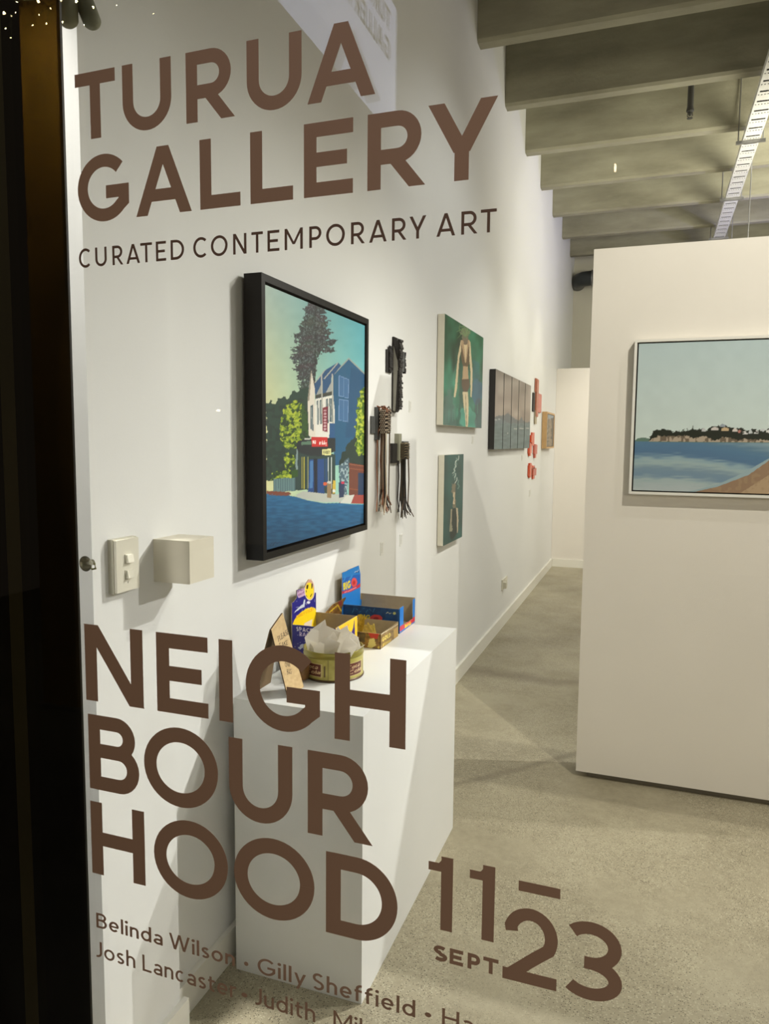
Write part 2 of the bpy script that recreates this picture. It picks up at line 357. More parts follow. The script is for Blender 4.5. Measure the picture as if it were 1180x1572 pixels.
    if ch == 't': return ribbon([(Wd*.36, H*.86), (Wd*.36, w/2+.16*H)]+arc(Wd*.36+.16*H, w/2+.16*H, .16*H, .16*H, 180, 285, 8), w)+rect(0, x-w, Wd, x)
    if ch == 'f': return ribbon([(Wd*.34, 0), (Wd*.34, H-w/2-.2*H)]+arc(Wd*.34+.2*H, H-w/2-.2*H, .2*H, .2*H, 180, 85, 8), w)+rect(0, x-w, Wd*.95, x)
    if ch == 's': return ribbon(arc(Wd/2, x*.74-w*.08, rx*.92, x*.26-w*.42, 30, 262, 14)+arc(Wd/2, x*.27+w*.05, rx, x*.27-w*.45, 82, -150, 14), w)
    if ch == 'y': return diag(w*.55, x, Wd*.5, 0, w*.95)+diag(Wd-w*.55, x, Wd*.28, -H*.28, w*.95)
    return []
def layout(text, H, w, track=.13):
    """[(char, x, width)] for a line of natural spacing, height H"""
    out = []; cx = 0
    for ch in text:
        wd = LW.get(ch, .6)*H
        if ch in 'Ili': wd = w
        if ch != ' ': out.append((ch, cx, wd))
        cx += wd+(track*H if ch != ' ' else 0)
    return out, cx-track*H
def flat_letter(polys, O, U, V, N, t, name, mtl, parent):
    bm = bmesh.new(); O, U, V, N = map(Vector, (O, U, V, N))
    for k, p in enumerate(polys):
        q = t+(k % 60)*.000008
        if len(polys) > 1 and k: p = p
        a = [bm.verts.new(O+U*x+V*y+N*q) for x, y in p]; bm.faces.new(a)
        b = [bm.verts.new(O+U*x+V*y+N*(q-t)) for x, y in p]; bm.faces.new(b[::-1])
    return obj(name, bm, mtl, parent)

# ------------------------------------------------------------------ painted surfaces (colour attribute on a fine grid)
def inpoly(PX, PY, pts):
    c = np.zeros(PX.shape, bool); n = len(pts); j = n-1
    x0, x1 = min(p[0] for p in pts), max(p[0] for p in pts); y0, y1 = min(p[1] for p in pts), max(p[1] for p in pts)
    sel = (PX >= x0) & (PX <= x1) & (PY >= y0) & (PY <= y1); X = PX[sel]; Y = PY[sel]
    if X.size == 0: return c
    cc = np.zeros(X.shape, bool)
    for i in range(n):
        xi, yi = pts[i]; xj, yj = pts[j]
        if yi != yj: cc ^= ((yi > Y) != (yj > Y)) & (X < (xj-xi)*(Y-yi)/(yj-yi)+xi)
        j = i
    c[sel] = cc; return c
def vnoise(X, Y, s, seed=0):
    """smooth value noise"""
    r = np.random.RandomState(seed); G = r.rand(64, 64)
    x = X/s; y = Y/s; xi = np.floor(x).astype(int); yi = np.floor(y).astype(int); fx = x-xi; fy = y-yi
    fx = fx*fx*(3-2*fx); fy = fy*fy*(3-2*fy)
    g = lambda a, b: G[a % 64, b % 64]
    return (g(xi, yi)*(1-fx)*(1-fy)+g(xi+1, yi)*fx*(1-fy)+g(xi, yi+1)*(1-fx)*fy+g(xi+1, yi+1)*fx*fy)
class Art:
    """vertices of a grid on a plane; painted in the coordinates in which the photograph shows them"""
    def __init__(s, O, U, V, nx, ny):
        s.O, s.U, s.V, s.nx, s.ny = map(np.array, (O, U, V)).__iter__().__next__(), np.array(U, float), np.array(V, float), nx, ny
        s.O = np.array(O, float)
        u, v = np.meshgrid(np.linspace(0, 1, nx+1), np.linspace(0, 1, ny+1))
        s.u, s.v = u, v
        s.P = s.O+u[..., None]*s.U+v[..., None]*s.V
        s.X, s.Y = proj(s.P); s.C = np.ones(u.shape+(3,))*200.0; s.keep = np.ones(u.shape, bool)
    def fill(s, c): s.C[:] = c
    def put(s, mask, c, a=1.0):
        c = np.asarray(c, float)
        if c.ndim == 3: s.C[mask] = s.C[mask]*(1-a)+c[mask]*a
        else: s.C[mask] = s.C[mask]*(1-a)+c*a
    def poly(s, pts, c, a=1.0, rough=0, seed=1, f=None):
        X, Y = s.X, s.Y
        if rough:
            X = X+(vnoise(s.X, s.Y, rough*1.2, seed)-.5)*rough*2; Y = Y+(vnoise(s.X, s.Y, rough*1.2, seed+9)-.5)*rough*2
        if f: pts = [f(*p) for p in pts]
        m = inpoly(X, Y, pts); s.put(m, c, a); return m
    def ell(s, cx, cy, rx, ry, c, a=1.0, rough=0, seed=1):
        d = ((s.X-cx)/rx)**2+((s.Y-cy)/ry)**2
        if rough: d = d+(vnoise(s.X, s.Y, rough, seed)-.5)*1.2
        m = d < 1; s.put(m, c, a); return m
    def line(s, pts, w, c, a=1.0, f=None):
        if f: pts = [f(*p) for p in pts]
        for p in ribbon(pts, w): s.poly(p, c, a)
    def text(s, txt, p0, ex, ey, c, wt=.17, track=.13, a=1.0):
        """p0 lower left, ex = px vector of the whole line's width, ey = px vector of the cap height"""
        lay, tot = layout(txt, 1.0, wt, track); p0, ex, ey = map(np.array, (p0, ex, ey))
        for ch, x, wd in lay:
            for pg in glyph(ch, wd, 1.0, wt):
                s.poly([tuple(p0+ex*(x+gx)/tot+ey*gy) for gx, gy in pg], c, a)
    def mesh(s, name, parent, t=.0015, nrm=None, mats=None, jitter=None):
        """closed plate: painted front, plain back and edges (material 1)"""
        nrm = np.cross(s.U, s.V) if nrm is None else np.array(nrm, float); nrm = nrm/np.linalg.norm(nrm)
        ny1, nx1 = s.u.shape; idx = np.arange(ny1*nx1).reshape(ny1, nx1); N = ny1*nx1
        k = s.keep; fk = k[:-1, :-1] & k[1:, :-1] & k[:-1, 1:] & k[1:, 1:]
        a, b, c, d = idx[:-1, :-1][fk], idx[:-1, 1:][fk], idx[1:, 1:][fk], idx[1:, :-1][fk]
        front = np.stack([a, b, c, d], 1); P = s.P.reshape(-1, 3); back = P-nrm*t
        ed = {}
        for q in front:
            for i in range(4):
                e = (int(q[i]), int(q[(i+1) % 4])); 
                if (e[1], e[0]) in ed: del ed[(e[1], e[0])]
                else: ed[e] = 1
        full = fk.all()
        faces = [tuple(map(int, q)) for q in front]; nf = len(faces)
        V_ = np.concatenate([P, back])
        if full:
            cs = [idx[0, 0], idx[0, -1], idx[-1, -1], idx[-1, 0]]
            loop = list(idx[0, :-1])+list(idx[:-1, -1])+list(idx[-1, 1:][::-1])+list(idx[1:, 0][::-1])
            faces.append(tuple(int(q)+N for q in loop[::-1]))
        else: faces += [tuple(int(x)+N for x in q[::-1]) for q in front]
        faces += [(e[1], e[0], e[0]+N, e[1]+N) for e in ed]
        used = np.zeros(len(V_), bool)
        for f in faces: 
            for q in f: used[q] = True
        remap = np.cumsum(used)-1
        faces = [tuple(int(remap[q]) for q in f) for f in faces]; V2 = V_[used]
        off = np.zeros(3)
        if parent is None: off = V2.mean(0)
        me = bpy.data.meshes.new(name); me.from_pydata((V2-off).tolist(), [], faces)
        at = me.color_attributes.new('Paint', 'FLOAT_COLOR', 'POINT')
        C = np.clip(s.C.reshape(-1, 3), 0, 255)/255; C = np.where(C > .04045, ((C+.055)/1.055)**2.4, C/12.92)
        C = np.concatenate([C, C])[used]; C = np.concatenate([C, np.ones((len(C), 1))], 1)
        at.data.foreach_set('color', C.astype(np.float32).ravel())
        mi = np.ones(len(faces), np.int32); mi[:nf] = 0; me.polygons.foreach_set('material_index', mi)
        o = link(name, me, parent, mats or [art_mat(), M_canvas])
        if parent is None: o.location = Vector(off)
        return o
def crop(ox, oy, sc): return lambda x, y: (ox+x/sc, oy+y/sc)

# ================================================================== SETTING
WX, NX = -1.124, -1.085
bm = nb(-3, 6, .93, 13, -.2, 0); fl = struct('floor', bm, M_floor)
bm = nb(-6, 8, -8, .93, -.24, -.03); struct('trim_1', bm, mat('street_paving', (92, 88, 80), .8, noise=.2, nscale=3, bump=.2, bscale=30))
struct('wall_left', nb(-1.34, WX, 1.497, 10.96, 0, 4.75), M_wall)
struct('wall_left_pier', nb(-1.34, NX, 1.225, 1.4965, 0, 4.75), M_wall)
struct('wall_back', nb(-1.34, 6, 10.96, 11.15, 0, 4.75), mat('back_wall_grey_paint', (196, 192, 176), .7, noise=.03, nscale=3))
struct('wall_right', nb(5.0, 5.2, .93, 10.96, 0, 4.75), M_wall)
struct('ceiling', nb(-1.34, 6, .93, 11.15, 4.75, 4.95), M_conc)
struct('baseboard_left', nb(WX, WX+.016, 1.5, 9.31, 0, .098), M_base, bevel=.003)
struct('baseboard_left_pier', nb(NX, NX+.016, 1.225, 1.513, 0, .098), M_base, bevel=.003)
# concrete ceiling beams
for i in range(11):
    y = 2.0+.93*i-.03
    if y > 10.6: break
    bm = bmesh.new(); zb, zt, h = 4.02, 4.748, .115; c = .018
    prof = [(y+c, zb), (y+h-c, zb), (y+h, zb+c), (y+h+.02, zt), (y-.02, zt), (y, zb+c)]
    A = [bm.verts.new((WX+.001, a, b)) for a, b in prof]; B = [bm.verts.new((4.998, a, b)) for a, b in prof]
    bm.faces.new(A); bm.faces.new(B[::-1])
    for k in range(6): bm.faces.new((A[k], B[k], B[(k+1) % 6], A[(k+1) % 6]))
    o = struct('ceiling_beam', bm, M_conc)
# low white cross wall at the far end
struct('wall_far_screen', nb(WX+.001, 1.6, 9.313, 9.47, 0, 2.44), mat('far_screen_paint', (224, 219, 210), .6, noise=.01), bevel=.004)
struct('baseboard_far', nb(WX+.018, 1.6, 9.298, 9.3125, 0, .098), M_base, bevel=.003)
# window wall above and to the sides (outside the frame)
struct('wall_front', nb(-3, -1.22, .931, 1.2249, 0, 4.75), M_wall)
# the window: double glazing
def glass_mat():
    M = bpy.data.materials.new('window_glass'); M.use_nodes = True; nt = M.node_tree; nt.nodes.clear()
    out = nt.nodes.new('ShaderNodeOutputMaterial'); mx = nt.nodes.new('ShaderNodeMixShader')
    tr = nt.nodes.new('ShaderNodeBsdfTransparent'); tr.inputs[0].default_value = (.985, .99, .98, 1)
    gl = nt.nodes.new('ShaderNodeBsdfGlossy'); gl.inputs['Roughness'].default_value = .0
    lw = nt.nodes.new('ShaderNodeFresnel'); lw.inputs[0].default_value = 1.45
    nt.links.new(lw.outputs[0], mx.inputs[0]); nt.links.new(tr.outputs[0], mx.inputs[1]); nt.links.new(gl.outputs[0], mx.inputs[2])
    nt.links.new(mx.outputs[0], out.inputs[0]); return M
GY = .85
bm = bmesh.new()
vs = [bm.verts.new(p) for p in ((-1.6, GY, .28), (3.2, GY, .28), (3.2, GY, 3.6), (-1.6, GY, 3.6))]; bm.faces.new(vs)
vs = [bm.verts.new(p) for p in ((-1.6, GY+.009, .28), (3.2, GY+.009, .28), (3.2, GY+.009, 3.6), (-1.6, GY+.009, 3.6))]; bm.faces.new(vs[::-1])
gls = struct('window_1', bm, glass_mat())
for a in ((-1.6, 3.2, GY-.03, GY+.05, .2, .279), (-1.6, 3.2, GY-.03, GY+.05, 3.601, 3.7), (3.201, 3.28, GY-.03, GY+.05, .2, 3.7)):
    f = obj('window_frame', nb(*a), M_olive, gls)
# dark post behind the left end of the glass
postp = empty('window_post', (-.86, .89, 0)); postp['kind'] = 'structure'; postp.name = 'trim_2'
obj('black_panel', nb(-.8985, -.7925, .8625, .8665, .05, 3.7), M_dark, postp)
obj('olive_strip', nb(-.926, -.8986, .8625, .8665, .05, 3.7), M_olive, postp)
obj('back_panel', nb(-1.6, -.9261, .8625, .8665, .05, 3.7), M_dark, postp)

# ================================================================== PLINTH
pl = empty('display_plinth', (-.882, 2.26, 0), 'tall white box plinth against the left wall carrying sweet boxes and a round tin', 'plinth')
PX0, PX1, PY0, PY1, PZ = -1.079, -.686, 1.76, 2.755, .815
obj('top', nb(PX0, PX1, PY0, PY1, PZ-.018, PZ), M_plinth, pl)
obj('body', nb(PX0, PX1, PY0, PY1, 0, PZ-.018), M_plinth, pl)

# ================================================================== PARTITION with seascape
pt = empty('display_partition', (.7, 3.46, 0), 'free-standing cream display wall carrying the wide seascape', 'partition')
bm = nb(-.268, 1.75, 3.401, 3.56, .028, 2.375)
o = obj('panel', bm, M_part, pt, bevel=.012)
obj('recessed_foot', nb(-.22, 1.70, 3.425, 3.53, 0, .03), mat('grey_foot_paint', (108, 102, 88), .5), pt)

# ------------------------------------------------------------------ generic wall picture
def wall_pic(name, d, ya, yb, za, zb, label, cat, group=None, sidemat=None, nx=60, ny=100, paint=None, gap=.004, border=0, fm=None, inset=0):
    """picture on the left wall: ya..yb, za..zb, standing out d"""
    root = empty(name, (WX, (ya+yb)/2, za), label, cat, group)
    xf = WX+d
    if border:
        bm = bmesh.new(); w = border
        for (a, b, c, e) in ((ya, ya+w, za, zb), (yb-w, yb, za, zb), (ya+w, yb-w, za, za+w), (ya+w, yb-w, zb-w, zb)): box(bm, WX+gap, xf, a, b, c, e)
        obj('frame', bm, fm or M_black, root)
        obj('backing', nb(WX+gap, WX+gap+.01, ya+w, yb-w, za+w, zb-w), M_black, root)
        g = border+inset
        A = Art((xf-.006, ya+g, za+g), (0, yb-ya-2*g, 0), (0, 0, zb-za-2*g), nx, ny); paint(A)
        A.mesh('canvas', root, t=.02)
    else:
        A = Art((xf, ya, za), (0, yb-ya, 0), (0, 0, zb-za), nx, ny); paint(A)
        A.mesh('painted_face', root, t=.001, mats=[art_mat(), sidemat or M_canvas])
        obj('canvas_sides', nb(WX+gap, xf-.0012, ya+.0003, yb-.0003, za+.0003, zb-.0003), sidemat or M_canvas, root)
    return root

# ---- painting of the corner dairy
def paint_dairy(A):
    k1 = crop(330, 400, 3.145); k2 = crop(400, 520, 4.624); X, Y = A.X, A.Y
    t = np.clip((X-410)/150, 0, 1)[..., None]; v = np.clip((Y-450)/200, 0, 1)[..., None]
    sky = (1-t)*((1-v)*np.array((168, 190, 180))+v*np.array((214, 214, 160)))+t*((1-v)*np.array((74, 158, 176))+v*np.array((120, 188, 186)))
    A.C[:] = sky+(vnoise(X, Y, 9, 3)-.5)[..., None]*8
    # norfolk pine: layered ragged branches
    tree = np.zeros(X.shape, bool)
    for i in range(34):
        f = i/33; yc = 448+f*146; hw = (10+26*min(1, f*1.8)) if f < .55 else 36-(f-.55)*16
        cx = 484-f*3; r = random.Random(i)
        if f > .62: xs = (-hw, 8-(f-.62)*20)
        else: xs = (-hw, hw)
        for sgn in (-1, 1):
            ext = xs[1] if sgn > 0 else xs[0]; e = ext*(.75+.35*r.random())
            tree |= A.poly([(cx, yc-5), (cx+e*.5, yc-4+r.random()*3), (cx+e, yc+2-r.random()*4), (cx+e*.85, yc+4), (cx+e*.4, yc+5), (cx, yc+6)], (52+r.randint(-8, 10), 58+r.randint(-8, 8), 58), rough=3, seed=i)
    A.line([(485, 440), (483, 590)], 2, (30, 34, 34))
    m = tree; sp = m & (vnoise(X, Y, 1.6, 5) > .62); A.put(sp, (140, 160, 160), .45); A.put(m & (vnoise(X, Y, 1.8, 15) > .72), (24, 28, 30), .6)
    # hedges in the distance
    A.poly([(245, 700), (262, 683), (285, 688), (300, 662), (325, 656), (350, 668), (375, 640), (420, 615), (455, 615), (455, 1060), (245, 1060)], (26, 58, 48), rough=4, f=k1)
    A.put(inpoly(X, Y, [k1(245, 720), k1(455, 650), k1(455, 1060), k1(245, 1060)]) & (vnoise(X, Y, 5, 8) > .55), (16, 40, 36), .7)
    def topiary(pts, lx, seed):
        m = A.poly(pts, (40, 78, 26), rough=3, seed=seed, f=k1)
        b = vnoise(X, Y, 4.2, seed)*.6+vnoise(X, Y, 1.8, seed+5)*.4; lit = m & (b > .46) & (X < k1(lx, 0)[0]+6); A.put(lit, (128, 152, 30)); A.put(lit & (vnoise(X, Y, 2.2, seed+1) > .6), (176, 190, 54)); A.put(m & (b < .32), (20, 48, 22))
    topiary([(315, 880), (312, 800), (330, 720), (360, 690), (390, 680), (425, 690), (448, 740), (446, 850), (400, 905), (345, 910)], 400, 11)
    topiary([(335, 1000), (340, 930), (365, 925), (395, 955), (385, 1000)], 370, 12)
    A.line([(400, 900), (392, 980), (400, 1040), (385, 1110)], 3.2, (128, 150, 150), f=k1)
    topiary([(270, 1062), (280, 1025), (330, 1010), (400, 1008), (450, 1030), (450, 1062)], 350, 13)
    A.poly([(280, 1055), (385, 1048), (385, 1112), (280, 1118)], (96, 128, 132), f=k1)
    for q in range(283, 384, 11): A.line([(q, 1052), (q, 1114)], .7, (60, 88, 96), f=k1)
    A.poly([(385, 1045), (450, 1040), (450, 1105), (385, 1110)], (34, 60, 62), f=k1)
    A.poly([(250, 1112), (360, 1118), (370, 1130), (250, 1135)], (120, 62, 48), f=k1)
    # blue side of the building
    A.poly([(505, 270), (625, 135), (745, 250), (745, 900), (520, 900)], (22, 86, 124), f=k2)
    A.put(inpoly(X, Y, [k2(640, 200), k2(745, 250), k2(745, 700), k2(600, 700)]), (16, 70, 110), .6)
    for q in (((556, 262), (625, 290), (622, 422), (555, 405)), ((556, 430), (622, 440), (618, 590), (555, 578))): 
        A.poly(q, (58, 104, 148), f=k2); A.line(list(q)+[q[0]], .8, (120, 150, 190), f=k2); A.line([(589, q[0][1]+8), (588, q[2][1]-8)], .6, (110, 145, 185), f=k2)
    A.line([(505, 265), (625, 140), (745, 255)], 2, (150, 158, 150), f=k2)
    # gables
    A.poly([(380, 320), (460, 222), (548, 168), (570, 190), (500, 280), (500, 400), (390, 430)], (30, 78, 122), f=k2)
    A.line([(385, 312), (460, 218)], 1.6, (168, 170, 160), f=k2); A.line([(450, 285), (548, 170)], 1.8, (168, 170, 160), f=k2)
    A.poly([(392, 402), (440, 300), (440, 405)], (150, 154, 148), f=k2); A.poly([(455, 395), (510, 290), (512, 385)], (160, 164, 160), f=k2)
    A.poly([(388, 400), (512, 372), (512, 400), (388, 425)], (56, 60, 54), f=k2)
    A.poly([(332, 440), (360, 225), (385, 360), (388, 705), (342, 690)], (222, 214, 200), f=k2)
    A.poly([(388, 428), (514, 400), (526, 520), (526, 708), (388, 705)], (226, 224, 214), f=k2)
    A.poly([(332, 440), (356, 230), (362, 230), (345, 440)], (150, 142, 128), f=k2)
    for q in (((352, 478), (372, 468), (374, 655), (352, 640)), ((398, 440), (410, 438), (412, 610), (400, 606)), ((418, 436), (432, 434), (434, 606), (420, 606)), ((462, 428), (478, 426), (482, 600), (464, 598)), ((486, 424), (506, 422), (512, 590), (490, 592))):
        A.poly(q, (56, 84, 96), f=k2); A.line([((q[0][0]+q[1][0])/2, q[0][1]+6), ((q[2][0]+q[3][0])/2, q[2][1]-6)], .7, (190, 196, 190), f=k2)
    for xx in (432, 508): A.line([(xx, 250), (xx+6, 600)], 2.2, (176, 176, 166), f=k2)
    A.poly([(490, 600), (526, 600), (526, 708), (486, 705)], (28, 82, 132), f=k2)
    # hedge right, low wall, topiary right
    A.poly([(560, 860), (600, 780), (660, 700), (745, 640), (745, 900), (560, 900)], (24, 48, 44), rough=3, seed=21, f=k2)
    kk = k2
    m = A.poly([(682, 830), (672, 620), (690, 420), (735, 345), (745, 345), (745, 800), (700, 840)], (60, 96, 24), rough=3, seed=31, f=kk); bb_ = vnoise(X, Y, 3.6, 33)*.6+vnoise(X, Y, 1.6, 34)*.4; A.put(m & (bb_ > .45), (132, 156, 36)); A.put(m & (bb_ > .62), (182, 194, 66))
    A.poly([(625, 880), (740, 900), (740, 1120), (625, 1110)], (104, 56, 44), f=k2)
    for yy in (905, 935, 1080): A.line([(630, yy-15), (738, yy)], 1, (150, 86, 60), f=k2)
    A.poly([(690, 950), (740, 955), (740, 1130), (690, 1120)], (28, 52, 84), f=k2)
    # shop front
    A.poly([(265, 800), (530, 820), (530, 1110), (265, 1060)], (36, 62, 60), f=k2)
    A.poly([(345, 860), (450, 850), (452, 1110), (335, 1095)], (22, 68, 128), f=k2); A.poly([(376, 850), (402, 850), (404, 1100), (378, 1100)], (14, 26, 46), f=k2)
    A.poly([(350, 870), (372, 865), (370, 1060), (348, 1060)], (86, 140, 190), .7, f=k2)
    for xx, cc in ((292, (190, 180, 60)), (308, (190, 180, 60)), (335, (190, 190, 120)), (480, (206, 216, 214)), (502, (206, 216, 214))): A.line([(xx, 840), (xx, 1065)], .9, cc, f=k2)
    A.poly([(455, 850), (475, 850), (475, 1050), (455, 1050)], (30, 70, 110), f=k2)
    A.poly([(252, 770), (262, 728), (330, 705), (530, 706), (530, 800), (430, 836), (330, 828), (268, 806)], (22, 34, 42), f=k2)
    A.poly([(285, 735), (360, 725), (360, 752), (290, 755)], (86, 120, 100), f=k2); A.line([(310, 712), (362, 710)], 1.6, (198, 200, 190), f=k2)
    A.poly([(440, 490), (476, 480), (474, 664), (440, 655)], (122, 22, 46), f=k2)
    for i, y in enumerate(range(510, 650, 22)): A.ell(*k2(456, y), 2.0, 1.5, (226, 200, 206)); A.ell(*k2(456, y), .8, .6, (122, 22, 46))
    A.poly([(360, 698), (474, 700), (476, 765), (362, 768)], (196, 32, 34), f=k2)
    A.text('Milkbar dairy', k2(370, 748), (k2(468, 752)[0]-k2(370, 752)[0], 1.4), (0, -6), (250, 240, 235), .22)
    A.poly([(436, 786), (500, 780), (500, 826), (436, 826)], (222, 218, 150), f=k2); A.text('DAIRY', k2(446, 816), (k2(492, 0)[0]-k2(446, 0)[0], 0), (0, -5), (60, 70, 50), .24)
    A.poly([(556, 900), (620, 846), (628, 850), (612, 1110), (560, 1112)], (70, 96, 110), rough=1.5, f=k2); A.put(inpoly(X, Y, [k2(560, 900), k2(622, 850), k2(612, 1100), k2(562, 1105)]) & (vnoise(X, Y, 2.5, 41) > .62), (150, 170, 176))
    # pavement and road
    A.poly([(250, 1108), (300, 1082), (450, 1100), (620, 1108), (560, 1160), (450, 1162), (320, 1140), (258, 1122)], (176, 180, 172), f=k2)
    A.poly([(555, 1165), (640, 1108), (740, 1110), (740, 1172), (640, 1170)], (150, 66, 60), f=k2); A.poly([(560, 1166), (610, 1112), (665, 1108), (640, 1170)], (196, 198, 190), f=k2)
    A.poly([(470, 1020), (502, 1015), (502, 1130), (472, 1130)], (140, 116, 84), f=k2); A.ell(*k2(486, 1020), 3.6, 1.8, (190, 190, 180))
    A.poly([(512, 1005), (532, 1005), (530, 1100), (510, 1100)], (196, 168, 60), f=k2); A.ell(*k2(520, 1080), 2.2, 2.4, (210, 214, 214))
    A.poly([(552, 1020), (596, 1010), (590, 1125), (556, 1130)], (30, 50, 84), f=k2)
    A.ell(*k2(457, 1030), 3, 2.6, (200, 90, 50)); A.ell(*k2(582, 1022), 2.6, 2.2, (190, 50, 80))
    rd = inpoly(X, Y, [k2(20, 1100), k2(200, 1112), k2(258, 1124), k2(330, 1146), k2(450, 1168), k2(560, 1166), k2(640, 1174), k2(760, 1178), k2(760, 1700), k2(20, 1700)])
    v = np.clip((Y-762)/80, 0, 1)[..., None]; n = (vnoise(X*.35, Y*1.6, 3, 51)-.5)[..., None]*26
    A.put(rd, (1-v)*np.array((24, 96, 142))+v*np.array((4, 62, 96))+n)
    A.line([(60, 1108), (190, 1112), (215, 1100)], 1.4, (110, 70, 60), f=k2)
    A.line([(414, 838), (417, 834), (419, 837), (422, 832), (425, 835), (430, 831)], .7, (10, 44, 70))
def yz(px, d): p = on(px[0], px[1], 0, WX+d); return p
d = .068
fa, fb, fc = on(404.7, 861, 0, WX+d), on(400.6, 417.5, 0, WX+d), on(565.9, 490, 0, WX+d)
FY0, FY1, FZ0, FZ1 = (fa[1]+fb[1])/2, fc[1], fa[2], fb[2]
root = wall_pic('framed_painting', d, FY0, FY1, FZ0, FZ1,
    'large black-framed painting of a blue corner shop under a tall pine', 'painting', nx=230, ny=330, paint=paint_dairy, gap=.011, border=.021, inset=.007)

# ---- two swimmer canvases
def swimmer(A, k, head, body, legs, seed, small=False):
    X, Y = A.X, A.Y
    n = vnoise(X*1.2, Y*.35, 9, seed)[..., None]; n2 = vnoise(X, Y*.5, 6, seed+3)[..., None]
    if small:
        A.C[:] = np.array((18, 56, 54))+n*np.array((10, 30, 26))+n2*8
    else:
        v = np.clip((Y-485)/170, 0, 1)[..., None]
        A.C[:] = (1-v)*np.array((22, 84, 52))+v*np.array((30, 108, 92))+(n-.5)*np.array((30, 60, 50))+(n2-.5)*40
        A.ell(690, 640, 10, 40, (96, 104, 104), .5, rough=6, seed=seed); A.ell(732, 600, 7, 22, (40, 92, 140), .6, rough=5, seed=seed+1)
        A.ell(730, 570, 6, 20, (36, 100, 120), .5, rough=5); A.ell(718, 645, 13, 20, (84, 178, 156), .55, rough=6, seed=seed+2); A.ell(700, 600, 5, 40, (60, 150, 120), .4, rough=6)
        A.ell(735, 640, 6, 28, (60, 72, 84), .6, rough=5)
    return
def paint_green(A):
    k = crop(660, 470, 4.14); swimmer(A, k, 0, 0, 0, 61)
    sk, sk2 = (206, 190, 152), (150, 132, 100)
    A.poly([(196, 215), (210, 225), (206, 250), (186, 330), (178, 430), (172, 520), (160, 580), (150, 575), (158, 510), (166, 420), (176, 320)], sk, f=k, rough=.25)
    A.poly([(246, 215), (256, 230), (262, 320), (270, 420), (268, 500), (264, 580), (256, 575), (256, 500), (256, 420), (248, 320), (238, 240)], sk, f=k, rough=.25)
    A.poly([(196, 215), (250, 215), (250, 300), (240, 380), (244, 470), (204, 470), (210, 380), (198, 300)], (176, 148, 112), f=k)
    A.poly([(198, 235), (222, 360), (228, 360), (248, 235), (250, 360), (238, 385), (208, 380), (198, 330)], (92, 72, 44), f=k)
    A.poly([(213, 235), (236, 235), (226, 350)], (214, 192, 150), f=k)
    A.poly([(200, 465), (248, 462), (252, 510), (236, 545), (212, 545), (200, 505)], (84, 62, 40), f=k)
    A.poly([(206, 545), (240, 545), (244, 620), (244, 700), (240, 760), (228, 790), (222, 700), (212, 620)], sk, f=k, rough=.25)
    A.line([(225, 560), (232, 760)], .8, (120, 100, 76), f=k)
    A.ell(*k(222, 205), 4.6, 10, (120, 104, 84), rough=3, seed=4); A.ell(*k(222, 170), 6.5, 8, (104, 110, 84), rough=2, seed=5)
    for i in range(16):
        r = random.Random(i); x0, y0 = 222+r.randint(-12, 12), 185+r.randint(-20, 10); A.line([(x0, y0), (x0+r.randint(-35, 45), y0-r.randint(0, 50)), (x0+r.randint(-60, 70), y0-r.randint(-20, 75))], .8, (118, 150, 96), .7, f=k)
    for i in range(8): A.line([(120+i*26, 660-i*6), (118+i*26, 740-i*8)], 1.1, (70, 160, 140), .35, f=k)
def paint_small(A):
    k = crop(660, 470, 4.14); swimmer(A, k, 0, 0, 0, 71, True)
    for i in range(14):
        r = random.Random(i+50); x0 = 165+r.randint(-14, 18); y0 = 950+i*14; A.line([(x0, y0), (x0+r.randint(-8, 10), y0+14), (x0-r.randint(0, 10), y0+30)], 1.3, (200, 206, 196) if i % 2 == 0 else (120, 150, 140), .8, f=k)
    A.poly([(140, 1130), (162, 1125), (160, 1190), (165, 1280), (146, 1280), (150, 1200), (136, 1180)], (110, 104, 84), f=k, rough=1)
    A.poly([(148, 1180), (158, 1185), (156, 1260), (146, 1260)], (190, 172, 140), f=k, rough=.8)
    A.poly([(136, 1290), (168, 1280), (176, 1330), (172, 1440), (140, 1490), (126, 1470), (132, 1350)], (8, 34, 32), f=k)
    A.poly([(164, 1280), (176, 1285), (180, 1360), (176, 1440), (170, 1440), (170, 1340)], (182, 168, 142), f=k)
    A.ell(*k(132, 1410), 2.6, 7, (170, 160, 132), .8, rough=2); A.poly([(132, 1290), (140, 1290), (136, 1380), (128, 1380)], (150, 140, 116), f=k)
wall_pic('canvas_painting', .043, 3.952, 4.93, 1.632, 2.231, 'large green canvas of a bikini swimmer, white canvas edge', 'painting', paint=paint_green, nx=110, ny=240)
wall_pic('canvas_painting', .038, 4.01, 4.46, .951, 1.465, 'small dark teal canvas hanging below the large green swimmer canvas', 'painting', paint=paint_small, nx=66, ny=170)

